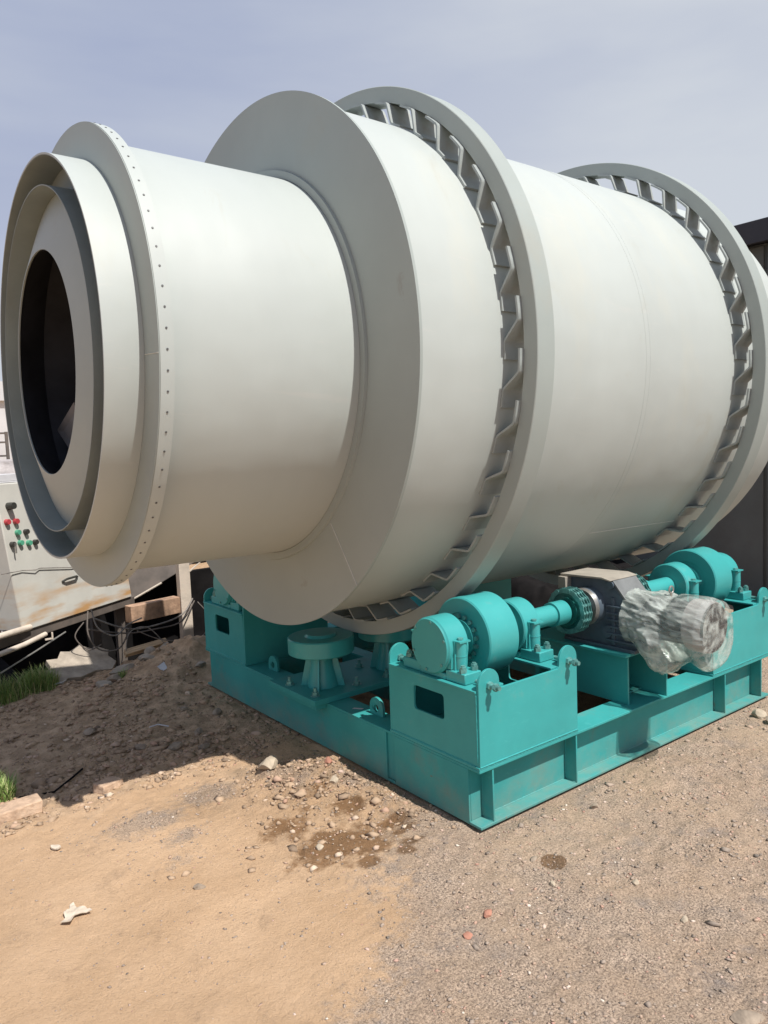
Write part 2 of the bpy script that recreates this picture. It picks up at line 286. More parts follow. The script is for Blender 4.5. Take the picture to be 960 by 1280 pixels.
# ------------------------------------------------------------------ mesh helpers
class MB:
    def __init__(s): s.v = []; s.f = []
    def add(s, vs, fs):
        o = len(s.v); s.v += [tuple(p) for p in vs]; s.f += [tuple(i+o for i in f) for f in fs]; return s
    def box(s, x0, x1, y0, y1, z0, z1):
        return s.add([(x0,y0,z0),(x1,y0,z0),(x1,y1,z0),(x0,y1,z0),(x0,y0,z1),(x1,y0,z1),(x1,y1,z1),(x0,y1,z1)],
                     [(0,3,2,1),(4,5,6,7),(0,1,5,4),(1,2,6,5),(2,3,7,6),(3,0,4,7)])
    def prism(s, poly, ax, a0, a1):
        """poly: list of 2-D points in the plane perpendicular to axis ax ('x': (y,z), 'y': (x,z), 'z': (x,y))"""
        def P(a, p): return {'x': (a, p[0], p[1]), 'y': (p[0], a, p[1]), 'z': (p[0], p[1], a)}[ax]
        n = len(poly)
        return s.add([P(a0, p) for p in poly]+[P(a1, p) for p in poly],
                     [tuple(range(n))[::-1], tuple(range(n, 2*n))]+[(i, (i+1) % n, n+(i+1) % n, n+i) for i in range(n)])
    def tube(s, pts, r, seg=8, cap=True):
        """round bar along a list of points; r a number or one per point"""
        pts = [Vector(p) for p in pts]; n = len(pts); rs = r if hasattr(r, '__len__') else [r]*n
        o = []; up = None
        for i, p in enumerate(pts):
            d = (pts[min(i+1, n-1)]-pts[max(i-1, 0)])
            d = d.normalized() if d.length > 1e-9 else Vector((0, 0, 1))
            if up is None: up = d.orthogonal().normalized()
            else:
                up = up-d*up.dot(d); up = up.normalized() if up.length > 1e-6 else d.orthogonal().normalized()
            w = d.cross(up)
            for k in range(seg):
                a = 2*PI*k/seg; o.append(p+(up*math.cos(a)+w*math.sin(a))*rs[i])
        f = [(i*seg+k, i*seg+(k+1) % seg, (i+1)*seg+(k+1) % seg, (i+1)*seg+k) for i in range(n-1) for k in range(seg)]
        if cap: f += [tuple(range(seg))[::-1], tuple(range((n-1)*seg, n*seg))]
        return s.add(o, f)
    def lathe(s, prof, seg=48, c=(0, 0), ax='x', closed=False):
        """profile [(a, r)] turned about axis ax through c; closed joins last ring to first"""
        def P(a, u, v): return {'x': (a, c[0]-u, c[1]+v), 'y': (c[0]+u, a, c[1]+v), 'z': (c[0]+u, c[1]+v, a)}[ax]
        vs = []; ring = []
        for a, r in prof:
            if r < 1e-6: ring.append([len(vs)]*seg); vs.append(P(a, 0, 0))
            else:
                b = len(vs); ring.append([b+k for k in range(seg)])
                vs += [P(a, r*math.cos(2*PI*k/seg), r*math.sin(2*PI*k/seg)) for k in range(seg)]
        fs = []; m_ = len(prof)
        for i in range(m_ if closed else m_-1):
            A = ring[i]; B = ring[(i+1) % m_]
            for k in range(seg):
                q = [A[k], A[(k+1) % seg], B[(k+1) % seg], B[k]]; q2 = []
                for t in q:
                    if t not in q2: q2.append(t)
                if len(q2) > 2: fs.append(tuple(q2))
        return s.add(vs, fs)
    def nut(s, c, r, h, ax='z', a0=0.3):
        c = Vector(c); pl = []
        for k in range(6):
            a = a0+k*PI/3; pl.append((r*math.cos(a), r*math.sin(a)))
        if ax == 'z': return s.prism([(c.x+p, c.y+q) for p, q in pl], 'z', c.z, c.z+h)
        if ax == 'x': return s.prism([(c.y+p, c.z+q) for p, q in pl], 'x', c.x, c.x+h)
        return s.prism([(c.x+p, c.z+q) for p, q in pl], 'y', c.y, c.y+h)
    def build(s, name, m, parent=None, origin=(0, 0, 0), bevel=0.0, ang=35, kind=None, flat=False, segs=2):
        me = bpy.data.meshes.new(name); o_ = Vector(origin)
        me.from_pydata([tuple(Vector(v)-o_) for v in s.v], [], s.f)
        bm = bmesh.new(); bm.from_mesh(me); bmesh.ops.recalc_face_normals(bm, faces=bm.faces); bm.to_mesh(me); bm.free()
        me.materials.append(m)
        if not flat:
            me.polygons.foreach_set("use_smooth", [True]*len(me.polygons)); me.set_sharp_from_angle(angle=R(ang))
        o = bpy.data.objects.new(name, me); COL.objects.link(o)
        if parent: o.parent = parent
        if bevel:
            b = o.modifiers.new("bevel", 'BEVEL'); b.width = bevel; b.segments = segs; b.limit_method = 'ANGLE'; b.angle_limit = R(40)
            b.harden_normals = False
        if kind: o["kind"] = kind
        return o
def tag(o, label=None, cat=None, group=None, kind=None):
    if label: o["label"] = label
    if cat: o["category"] = cat
    if group: o["group"] = group
    if kind: o["kind"] = kind
    return o
def thing(name, label, cat, loc=(0, 0, 0), rot=(0, 0, 0), group=None):
    o = bpy.data.objects.new(name, None); COL.objects.link(o); o.location = loc; o.rotation_euler = rot
    o.empty_display_size = 0.1
    return tag(o, label, cat, group)
def copy_tree(o, parent=None):
    c = o.copy(); COL.objects.link(c); c.parent = parent
    for ch in list(o.children): copy_tree(ch, c)
    return c
# lattice value noise, vectorised
def vnoise(x, y, seed=0, oct=4, gain=0.5):
    out = np.zeros_like(x, dtype=float); amp = 1.0; tot = 0
    for o in range(oct):
        xi = np.floor(x).astype(np.int64); yi = np.floor(y).astype(np.int64); fx = x-xi; fy = y-yi
        fx = fx*fx*(3-2*fx); fy = fy*fy*(3-2*fy)
        def h(a, b):
            v = (a*374761393+b*668265263+(seed+o)*974711) & 0x7fffffff
            v = ((v ^ (v >> 13))*1274126177) & 0x7fffffff; return ((v ^ (v >> 16)) & 0xffff)/65535.0
        n = (h(xi, yi)*(1-fx)+h(xi+1, yi)*fx)*(1-fy)+(h(xi, yi+1)*(1-fx)+h(xi+1, yi+1)*fx)*fy
        out += amp*n; tot += amp; amp *= gain; x = x*2.03+11.3; y = y*2.03+5.7
    return out/tot
def sm(a, b, x): t = np.clip((x-a)/(b-a), 0, 1); return t*t*(3-2*t)

# ------------------------------------------------------------------ ground
def zones(x, y):
    """R gravel, G wet, B brown soil; G includes painted shade under the frame"""
    n = vnoise(x*1.7, y*1.7, 3)
    # distance to the sand/gravel border line from the frame corner to the bottom of the picture
    d = (x+0.50)*0.73-(y+0.0)*0.68
    g = sm(-0.22, 0.38, d+(n-0.5)*0.55)
    g = np.maximum(g, sm(0.02, -0.06, y-0.0)*sm(-0.25, 0.0, x)*0.7)
    for cx, cy, rx, ry, am in ((-1.05, 1.00, 0.22, 0.13, .85), (-0.72, 1.08, 0.17, 0.13, .9), (-0.95, 0.80, .12, .08, .7), (-0.35, 0.95, .2, .25, .75), (-0.1, .72, .2, .2, .8), (-1.05, 0.62, .14, .07, .55)):
        q = ((x-cx)/rx)**2+((y-cy)/ry)**2; g = np.maximum(g, am*np.exp(-q))
    w = np.zeros_like(x)
    for cx, cy, rx, ry, am in ((-0.52, 0.36, 0.13, 0.09, .62), (-0.40, 0.20, 0.13, 0.08, .62), (-0.55, 0.18, .06, .07, .45), (-0.62, .46, .10, .06, .5), (-0.32, .10, .06, .045, .62), (-.22, .23, .12, .03, .6), (-0.48, 0.60, .07, .06, .5), (-.45, .28, .22, .09, .62), (-.60, .32, .13, .12, .60), (-.26, .14, .09, .04, .66), (-.70, .30, .08, .05, .5), (-.30, .52, .12, .10, .62), (-.48, .13, .06, .06, .66), (-.50, .30, .26, .12, .70), (-.62, .55, .14, .10, .60), (-.22, .30, .14, .07, .62), (-.36, .72, .16, .08, .52)):
        q = ((x-cx)/rx)**2+((y-cy)/ry)**2; w = np.maximum(w, am*np.exp(-q*0.8))
    q = ((x-0.05)/0.050)**2+((y+0.337)/0.048)**2; w = np.maximum(w, .75*sm(1.5, 0.7, q))
    w = np.maximum(w, 0.9*sm(0.0, 0.15, x)*sm(2.42, 2.3, x)*sm(0.05, 0.2, y)*sm(2.7, 2.5, y))  # shade under the frame, painted through the damp channel
    b = sm(0.9, 1.7, y+(n-.5)*.9)*0.55*sm(-2.6, -1.2, x+y*0.35)
    b = np.maximum(b, sm(2.4, 3.1, y)*0.75); b = np.maximum(b, 0.5*np.exp(-(((x+.45)/.25)**2+((y-1.15)/.2)**2)))
    b = np.maximum(b, sm(3.3, 3.5, y))
    # the far side of the pit is bleached dry again
    b = np.where(y > 5.2, 0.15, b)
    return g, w, b
def mound(x, y):
    return np.clip(np.exp(-(((x+.33)/.30)**2+((y-.88)/.24)**2))+.8*np.exp(-(((x+.16)/.14)**2+((y-.48)/.26)**2))+.6*np.exp(-(((x+.48)/.24)**2+((y-.35)/.2)**2))+.7*np.exp(-(((x+.75)/.2)**2+((y-1.03)/.16)**2))+.5*sm(1.2, 1.7, y+.3*(vnoise(x*2, y*2, 44)-.5)), 0, 1)
def gheight(x, y):
    g, w, b = zones(x, y)
    near = sm(14, 6, np.hypot(x, y))
    h = (vnoise(x*0.9, y*0.9, 11)-.5)*0.045*near
    h += (vnoise(x*6, y*6, 5, 4, .6)-.5)*(0.012+0.035*g*0.6+0.06*b)
    h += (vnoise(x*26, y*26, 9, 3, .6)-.5)*(0.004+0.014*g+0.020*b)
    h += b*near*(0.4-np.abs(vnoise(x*11, y*13, 14, 3, .6)-.5)*2)*0.040
    # crumbled heap of soil along the end of the frame
    for cx, cy, rx, ry, am in ((-.42, 1.02, .16, .14, .045), (-.2, .86, .16, .18, .05), (-.12, .55, .1, .22, .032), (-.5, .62, .2, .16, .025), (0.12, 3.25, .32, .28, .20), (-.35, 2.95, .4, .3, .05)):
        q = ((x-cx)/rx)**2+((y-cy)/ry)**2; h += am*np.exp(-q)*(0.6+0.8*vnoise(x*9, y*9, 21))
    md = np.exp(-(((x+.33)/.30)**2+((y-.88)/.24)**2))+.8*np.exp(-(((x+.16)/.14)**2+((y-.48)/.26)**2))+.5*np.exp(-(((x+.5)/.22)**2+((y-.40)/.15)**2))
    rg = np.abs(vnoise(x*19, y*19, 61, 3, .55)-.5)*2
    h += md*(0.5-rg)*0.046+md*(vnoise(x*55, y*55, 62, 2, .6)-.5)*0.026
    # level under the base frame, sunk inside to keep the ground there dark
    inside = sm(-0.10, 0.0, x)*sm(2.62, 2.5, x)*sm(-0.10, 0.0, y)*sm(2.82, 2.72, y)
    hollow = sm(0.02, 0.22, x)*sm(2.40, 2.2, x)*sm(0.08, 0.2, y)*sm(2.62, 2.5, y)
    h = h*(1-inside)+(-0.012-0.16*hollow)*inside
    edge = sm(-0.45, -0.05, x)*sm(-.5, -.05, y)*sm(3.1, 2.8, y)*sm(3.2, 2.6, x)
    h = np.where(edge > 0, np.minimum(h, 0.008+(1-edge)*0.25), h)
    h += 0.022*np.exp(-((x+0.012)/0.03)**2)*sm(-0.05, 0.1, y)*sm(2.75, 2.6, y)*np.clip(vnoise(y*7+2, x*0+1, 66)*2-.7, 0, 1)
    # pit behind the yard
    ey = 3.62+0.10*(x+0.5)+(vnoise(x*3, y*0+2, 31)-.5)*0.22+0.12*sm(-.6, .3, x)
    p = sm(0.0, 0.28, y-ey)*sm(6.4, 5.6, y)*sm(2.6, 1.9, x)*sm(-9, -7, x)
    h = h*(1-p)+p*(-1.9+0.3*vnoise(x*2, y*2, 8))
    return h-0.004
def axis(c0, c1, step, far, grow=1.18):
    a = list(np.arange(c0, c1+1e-9, step)); s = step
    lo = [c0]; 
    while lo[-1] > -far: s *= grow; lo.append(lo[-1]-s)
    s = step; hi = [a[-1]]
    while hi[-1] < far: s *= grow; hi.append(hi[-1]+s)
    return np.array(lo[:0:-1]+a+hi[1:])
gx = axis(-2.3, 2.9, 0.0135, 900, 1.12); gy = axis(-1.9, 3.9, 0.0135, 900, 1.12)
GX, GY = np.meshgrid(gx, gy); GZ = gheight(GX, GY)
nx, ny = len(gx), len(gy)
me = bpy.data.meshes.new("ground")
me.vertices.add(nx*ny); me.vertices.foreach_set("co", np.stack([GX, GY, GZ], -1).astype(np.float32).ravel())
ii = (np.arange(ny-1)[:, None]*nx+np.arange(nx-1)[None]).ravel()
fc = np.stack([ii, ii+1, ii+nx+1, ii+nx], -1).astype(np.int32)
me.loops.add(fc.size); me.loops.foreach_set("vertex_index", fc.ravel())
me.polygons.add(len(fc)); me.polygons.foreach_set("loop_start", np.arange(0, fc.size, 4, dtype=np.int32))
me.update(calc_edges=True); me.polygons.foreach_set("use_smooth", np.ones(len(fc), bool))
g_, w_, b_ = zones(GX, GY)
ca = me.color_attributes.new("zones", 'FLOAT_COLOR', 'POINT')
ca.data.foreach_set("color", np.stack([g_, w_, b_, mound(GX, GY)], -1).astype(np.float32).ravel())
me.materials.append(M_ground)
ground = bpy.data.objects.new("ground", me); COL.objects.link(ground); ground["kind"] = "structure"
def gh(x, y): return float(gheight(np.array([float(x)]), np.array([float(y)]))[0])

# ------------------------------------------------------------------ shed behind
SH = (5.0, 4.5, 0.0)
t = thing("dark_shed", "large dark sheet-metal shed with black roof edge behind the far end of the drum", "shed", SH)
MB().box(5.0, 9.0, -1.6, 11.0, -0.1, 3.28).build("wall", M_shed, t, SH)
MB().box(4.86, 9.2, -1.8, 11.2, 3.285, 3.42).box(4.82, 4.858, -1.82, 11.22, 3.26, 3.46).build("roof", M_roof, t, SH, bevel=0.005)
pm = None
for k in range(13):
    y0 = -1.58+k*0.96
    o = MB().box(4.978, 4.999, y0, y0+0.93, 0.0, 3.26)
    o.build("wall_panel", M_shed, t, SH, bevel=0.006)

# ------------------------------------------------------------------ the drum
AZ = -0.00981951; tilt = math.atan(-AZ)
D0 = Vector((0, 1.32, 1.99492))
drum = thing("rotary_drum", "huge pale grey-green three-shell rotary dryer drum resting on teal rollers", "dryer drum", D0, (0, tilt, 0))
SEG = 180
def tri(prof, name, m, parent=drum, seg=SEG, closed=True, **k): return MB().lathe(prof, seg, ax='x', closed=closed).build(name, m, parent, **k)
def ringprof(x0, x1, ri, ro): return [(x0, ri), (x0, ro), (x1, ro), (x1, ri)]
tri(ringprof(-0.198, 2.80, 1.250, 1.262), "shell", M_drum, ang=30)
tri(ringprof(-1.046, -0.2123, 0.912, 0.922), "neck", M_drum, ang=30)
tri(ringprof(-0.212, -0.1985, 0.915, 1.294), "end_plate", M_plate, bevel=0.0)
tri([(-0.226, 0.924), (-0.226, 0.957), (-0.2125, 0.960), (-0.2125, 0.924)], "collar", M_plate, ang=25)
# end plate at the far end
tri([(2.775, 0.0), (2.775, 1.2485), (2.787, 1.2485), (2.787, 0.0)], "rear_plate", M_plate, closed=False)
# flange tray with its riveted rim
flange = tri([(-1.100, 0.836), (-1.100, 0.977), (-1.047, 0.977), (-1.047, 0.970), (-1.0915, 0.970), (-1.0915, 0.836)], "flange", M_plate, ang=40)
tri(ringprof(-1.0965, -1.0465, 0.9775, 0.9795), "flange_rim", M_drum, flange, ang=30)
tri(ringprof(-1.060, -1.0462, 0.9225, 0.9695), "rim_web", M_drum, flange)
b = MB()
for k in range(86):
    a = R(1.38+k*360/86)
    for (rr, x0) in ((0.004, -1.071),):
        cy, cz = -math.cos(a), math.sin(a); n = Vector((0, cy, cz)); tn = Vector((0, -cz, cy)); ax = Vector((1, 0, 0))
        c0 = n*0.9792+ax*x0
        vs = [c0+(tn*math.cos(q)+ax*math.sin(q))*0.0042 for q in [j*PI/3 for j in range(6)]]
        vs2 = [v+n*0.0022 for v in vs]
        b.add(vs+vs2, [tuple(range(6, 12)), *[(j, (j+1) % 6, 6+(j+1) % 6, 6+j) for j in range(6)]])
b.build("rivet_row", mat("rivet_dark", (0.10, 0.10, 0.10), 0.5, var=0.1), flange, kind="stuff")
tri(ringprof(-1.242, -1.1005, 0.832, 0.839), "inlet_ring", M_drum, ang=30)
tri(ringprof(-1.2425, -1.112, 0.716, 0.7205), "inner_ring", M_inshade, ang=30)
tri(ringprof(-1.2405, -1.112, 0.8296, 0.8316), "ring_shade_sleeve", M_inshade, ang=30)  # thin added sleeve carrying the shade colour inside the inlet ring
tri(ringprof(-1.1115, -1.1015, 0.705, 0.8315), "baffle_plate", M_inshade)
tri([(-1.235, 0.472), (-1.235, 0.4785), (-1.150, 0.7145), (-1.143, 0.7145), (-1.228, 0.472)], "inlet_cone", M_plate, ang=25)
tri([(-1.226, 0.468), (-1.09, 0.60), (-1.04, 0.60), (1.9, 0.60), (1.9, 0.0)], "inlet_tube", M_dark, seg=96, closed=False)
for k in range(10):
    a = R(k*36+10)
    n = Vector((0, -math.cos(a), math.sin(a))); tn = Vector((0, -math.sin(a), -math.cos(a)))
    b = MB(); x0, x1 = -0.95, 1.7
    p = [n*0.597, n*0.44, n*0.44+tn*0.09]
    q = [v+Vector((x0, 0, 0)) for v in p]+[v+Vector((x1, 0, 0)) for v in p]
    q2 = [v+tn*0.008 for v in q]
    b.add(q+q2, [(0,1,4,3),(1,2,5,4),(6,9,10,7),(7,10,11,8),(0,6,7,1),(1,7,8,2),(3,4,10,9),(4,5,11,10),(2,8,11,5),(0,3,9,6)])
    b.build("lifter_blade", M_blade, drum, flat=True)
MB().add([(-1.075, 0.50, -0.262), (-1.085, 0.14, -0.150), (-1.03, 0.16, -0.30), (-1.06, 0.33, -0.375),
          (-1.067, 0.50, -0.262), (-1.077, 0.14, -0.150), (-1.022, 0.16, -0.30), (-1.052, 0.33, -0.375)],
         [(0,1,2,3),(7,6,5,4),(0,4,5,1),(1,5,6,2),(2,6,7,3),(3,7,4,0)]).build("inlet_scoop", M_scoop, drum, flat=True)
# weld seams
def seam(pts, name="weld_seam", r=0.0022): return MB().tube(pts, r, 6).build(name, M_weld, drum)
M_weld = mat("weld_line", (0.54, 0.54, 0.49), 0.6, var=0.1, scale=20)
def dpt(x, r, a): a = R(a); return (x, -math.cos(a)*r, math.sin(a)*r)
seam([dpt(-0.2125, 0.972+i*0.0402, -49.5-i*0.15) for i in range(9)])
seam([dpt(1.32+i*0.025, 1.2628, -46.2) for i in range(34)], r=0.0022)
seam([dpt(-1.101, 0.842+i*0.033, -3.5) for i in range(5)], r=0.0016)
tri(ringprof(1.283, 1.290, 1.2600, 1.2626), "ring_seam", M_drum, ang=20); tri(ringprof(1.318, 1.323, 1.2600, 1.2624), "ring_seam", M_drum, ang=20)
# tire rings with their Z-shaped spring plates
def bracket_mesh(rs, rt, x0, x1):
    th = 0.0095
    # path in (angle deg, radius): outer foot, web, inner foot
    path = [(0.3, rt-0.0060), (-1.9, rt-0.0060), (-3.55, rt-0.0065), (-3.95, rt-0.0115), (-6.75, rs+0.0125), (-7.15, rs+0.0066), (-8.8, rs+0.0060), (-10.4, rs+0.0060)]
    P = [Vector((r*-math.cos(R(a)), r*math.sin(R(a)))) for a, r in path]
    L_, R_ = [], []
    for i, p in enumerate(P):
        d = (P[min(i+1, len(P)-1)]-P[max(i-1, 0)]).normalized(); n = Vector((-d.y, d.x))
        L_.append(p+n*th/2); R_.append(p-n*th/2)
    poly = L_+R_[::-1]
    b = MB(); b.v = [(x0, q.x, q.y) for q in poly]+[(x1, q.x, q.y) for q in poly]; n = len(poly); h = n//2
    for i in range(h-1):
        b.f.append((i, i+1, n-2-i, n-1-i)); b.f.append((n+i, n+n-1-i, n+n-2-i, n+i+1))
    b.f += [(i, (i+1) % n, n+(i+1) % n, n+i) for i in range(n)]
    return b
for (xf, first) in ((0.290, 34.84), (2.150, 38.6)):
    ring = tri([(xf, 1.357), (xf, 1.427), (xf+0.003, 1.430), (xf+0.103, 1.430), (xf+0.106, 1.427), (xf+0.106, 1.357)], "tire_ring", M_plate, ang=28)
    b = bracket_mesh(1.262, 1.357, xf-0.024, xf+0.118).build("spring_plate", M_brk, ring, ang=40)
    b.rotation_euler = (-R(first), 0, 0)
    for k in range(1, 40):
        c = b.copy(); COL.objects.link(c); c.parent = ring; c.rotation_euler = (-R(first-9*k), 0, 0)

# ------------------------------------------------------------------ base frame
LX, WY, HZ = 2.42, 2.69, 0.2527
bf = thing("base_frame", "teal welded steel base frame with bearing boxes under the drum", "machine base")
def ibeam_x(y0, out, parent):
    """long beam along x, outer flange edge at y0, web 70 mm inside"""
    s = 1 if out > 0 else -1; b = MB()
    lo, hi = sorted((y0, y0+s*0.15))
    b.box(0.0097, LX-0.0097, lo, hi, 0.0, 0.012); b.box(0.0, LX, lo, hi, HZ-0.012, HZ)
    l2, h2 = sorted((y0, y0+s*0.070)); b.box(0.0, 0.0097, l2, h2, 0.0, 0.012); b.box(LX-0.0097, LX, l2, h2, 0.0, 0.012)
    w0, w1 = sorted((y0+s*0.070, y0+s*0.079))
    b.box(0.010, LX-0.010, w0, w1, 0.0122, HZ-0.0122)
    return b.build("side_beam", M_beam, parent, bevel=0.0018)
ibeam_x(0.0, 1, bf); ibeam_x(WY, -1, bf)
for y0, s in ((0.0, 1), (WY, -1)):
    for x in (0.076, 0.617, 1.20 if s < 0 else 1.92, 1.80 if s < 0 else 2.33):
        lo, hi = sorted((y0+s*0.004, y0+s*0.0697)); MB().box(x, x+0.009, lo, hi, 0.0123, HZ-0.0123).build("stiffener", M_beam, bf, bevel=0.0012)
# end plates, notched twice
for xe, s in ((0.0, 1), (LX, -1)):
    b = MB()
    for (a0, a1) in ((0.0705, 0.572), (0.636, WY-0.0705)):
        lo, hi = sorted((xe, xe+s*0.0095)); b.box(lo, hi, a0, a1, 0.001, HZ-0.0123)
    for (a0, a1) in ((0.572, 0.636),):
        lo, hi = sorted((xe+s*0.0098, xe+s*0.020)); b.box(lo, hi, a0-0.01, a1+0.01, 0.0125, HZ-0.0123)
        lo, hi = sorted((xe+s*0.0002, xe+s*0.0095)); b.box(lo, hi, a0+0.0003, a1-0.0003, 0.001, 0.012)
    b.build("end_beam", M_beam, bf, bevel=0.0015)
    lo, hi = sorted((xe, xe+s*0.14)); MB().box(lo, hi, 0.1505, WY-0.1505, HZ-0.012, HZ-0.0003).build("end_flange", M_beam, bf, bevel=0.0015)
# inner beams
for y in (0.600, 2.085):
    for x0, x1 in ((0.1405, 0.64), (1.78, LX-0.1405)): MB().box(x0, x1, y, y+0.008, 0.0, HZ-0.0005).build("inner_beam", M_beam, bf, bevel=0.0015)
for x in (0.66, 1.68): MB().box(x, x+0.10, 0.637, 2.053, HZ-0.012, HZ-0.0005).box(x+0.046, x+0.054, 0.637, 2.053, 0.0, HZ-0.0122).build("cross_beam", M_beam, bf, bevel=0.0015)
# thrust roller sole plate
MB().box(-0.080, 0.84, 1.140, 1.640, HZ+0.0005, HZ+0.030).build("sole_plate", M_beam, bf, bevel=0.002)
MB().box(-0.064, -0.0005, 1.155, 1.625, HZ-0.028, HZ+0.0003).build("packing_plate", M_beam, bf, bevel=0.002)
# lifting eyes
def eye(y):
    b = MB(); x0, x1 = 0.085, 0.099; r, rh, n = 0.055, 0.019, 20; zc = HZ+0.035
    outer = [(y-r, HZ-0.0001)]+[(y-r*math.cos(PI*k/n), zc+r*math.sin(PI*k/n)) for k in range(n+1)]+[(y+r, HZ-0.0001)]
    m_ = len(outer); hole = [(y-rh*math.cos(PI*2*k/m_+(-0.6)), zc+rh*math.sin(PI*2*k/m_+(-0.6))) for k in range(m_)]
    v = [(x0, *p) for p in outer]+[(x0, *p) for p in hole]+[(x1, *p) for p in outer]+[(x1, *p) for p in hole]
    f = []
    for i in range(m_):
        j = (i+1) % m_
        f += [(i, j, m_+j, m_+i), (2*m_+i, 3*m_+i, 3*m_+j, 2*m_+j), (i, 2*m_+i, 2*m_+j, j), (m_+i, m_+j, 3*m_+j, 3*m_+i)]
    b.add(v, f); return b.build("lifting_eye", M_beam, bf)
eye(0.822); eye(1.885)

def side_plate(y0, th, name="side_plate"):
    """long plate with a round ear rising at each end"""
    pts = [(0.004, HZ+0.013), (0.626, HZ+0.013)]
    for cx, d0, d1 in ((0.568, 0, 180), (0.068, 0, 180)):
        for k in range(0, 19):
            a = R(d0+(d1-d0)*k/18.0); pts.append((cx+0.060*math.cos(a)*(1.0 if True else 1), 0.607+0.062*math.sin(a)))
        if cx > 0.3: pts += [(0.506, 0.585), (0.497, 0.576), (0.139, 0.576), (0.130, 0.585)]
    return MB().prism(pts, 'y', y0, y0+th)
def housing(near):
    """box that carries two bearings; built at the near left corner"""
    h = MB()
    for q_ in ((0.0, 0.632, 0.0, 0.07), (0.0, 0.632, 0.53, 0.60), (0.0, 0.07, 0.0702, 0.5298), (0.562, 0.632, 0.0702, 0.5298)): h.box(*q_, HZ+0.0005, HZ+0.0125)
    hb = h.build("box_floor_flange", M_teal, bf, bevel=0.0018)
    # end walls with a rounded window
    for x0 in (0.005, 0.617):
        w = []; y0, y1, z0, z1, r = 0.213, 0.417, 0.412, 0.523, 0.016
        for cy, cz, a0 in ((y1-r, z1-r, 0), (y0+r, z1-r, 90), (y0+r, z0+r, 180), (y1-r, z0+r, 270)):
            for k in range(4): a = R(a0+k*30); w.append((cy+r*math.cos(a), cz+r*math.sin(a)))
        Y0, Y1, Z0, Z1 = 0.0125, 0.5875, HZ+0.0126, 0.5745
        n = 16; o = []
        corners = [(Y1, Z1), (Y0, Z1), (Y0, Z0), (Y1, Z0)]
        b = MB(); x1 = x0+0.010
        o = corners
        V = [(x0, *p) for p in o]+[(x0, *p) for p in w]+[(x1, *p) for p in o]+[(x1, *p) for p in w]
        f = []
        for q in range(4):
            for k in range(3):
                i = q*4+k; f.append((q, 4+i, 4+i+1)); f.append((20+q, 24+i+1, 24+i))
            i = q*4+3; j = (i+1) % 16; qn = (q+1) % 4
            f.append((q, 4+i, 4+j, qn)); f.append((20+q, 20+qn, 24+j, 24+i)); f.append((q, qn, 20+qn, 20+q))
        for i in range(16): j = (i+1) % 16; f.append((4+i, 24+i, 24+j, 4+j))
        b.add(V, f); b.build("end_wall", M_teal, hb, flat=True)
    for x0, x1 in ((-0.002, 0.165), (0.465, 0.634)):
        MB().box(x0, x1, 0.0125, 0.5875, 0.5750, 0.5850).build("bearing_seat", M_teal, hb, bevel=0.0015)
    MB().box(0.160, 0.466, 0.575, 0.5872, 0.45, 0.46).build("inner_ledge", M_teal, hb)
    side_plate(0.0, 0.012).build("side_plate", M_teal, hb, ang=30, bevel=0.001); side_plate(0.588, 0.012).build("side_plate", M_teal, hb, ang=30, bevel=0.001)
    for cx in (0.068, 0.568):
        for (ya, yb) in ((-0.062, 0.075), (0.525, 0.662)):
            b = MB(); b.tube([(cx, ya, 0.600), (cx, yb, 0.600)], 0.0095, 10)
            yn = -0.0125 if ya < 0 else 0.6125
            if ya < 0: b.nut((cx, -0.0125, 0.600), 0.018, 0.0125, 'y'); b.nut((cx, -0.046, 0.600), 0.017, 0.014, 'y', 0.1); b.nut((cx, 0.0125, 0.600), 0.018, 0.0125, 'y')
            else: b.nut((cx, 0.6005, 0.600), 0.018, 0.0125, 'y'); b.nut((cx, 0.63, 0.600), 0.017, 0.014, 'y', 0.1); b.nut((cx, 0.575, 0.600), 0.018, 0.0125, 'y')
            b.build("adjusting_bolt", M_bolt, hb)
    return hb
h1 = housing(True)
for dx, dy in ((1.788, 0), (0, 2.09), (1.788, 2.09)):
    c = copy_tree(h1, bf); c.location = (dx, dy, 0)

def bead(p0, p1, parent, r=0.0035, name="weld_bead"):
    p0 = Vector(p0); p1 = Vector(p1); n = max(3, int((p1-p0).length/0.006)); rb = random.Random(int(p0.x*1000+p1.y*77+p0.z*991))
    return MB().tube([p0.lerp(p1, k/n) for k in range(n+1)], [r*rb.uniform(0.6, 1.25) for k in range(n+1)], 6).build(name, M_teal, parent)
for dx in (0, 1.788):
    bead((dx+0.004, -0.0002, HZ+0.0135), (dx+0.626, -0.0002, HZ+0.0135), bf); bead((dx+0.0035, 0.0125, HZ+0.03), (dx+0.0035, 0.0125, 0.568), bf, 0.003)
bead((0.0048, 0.03, HZ+0.0135), (0.0048, 0.57, HZ+0.0135), bf)
bead((0.10, 0.0688, 0.013), (0.60, 0.0688, 0.013), bf); bead((0.64, 0.0688, 0.013), (1.90, 0.0688, 0.013), bf)
for x in (0.076, 0.617, 1.92): bead((x-0.001, 0.066, 0.02), (x-0.001, 0.066, HZ-0.02), bf, 0.003); bead((x-0.001, 0.01, 0.0128), (x-0.001, 0.06, 0.0128), bf, 0.003)
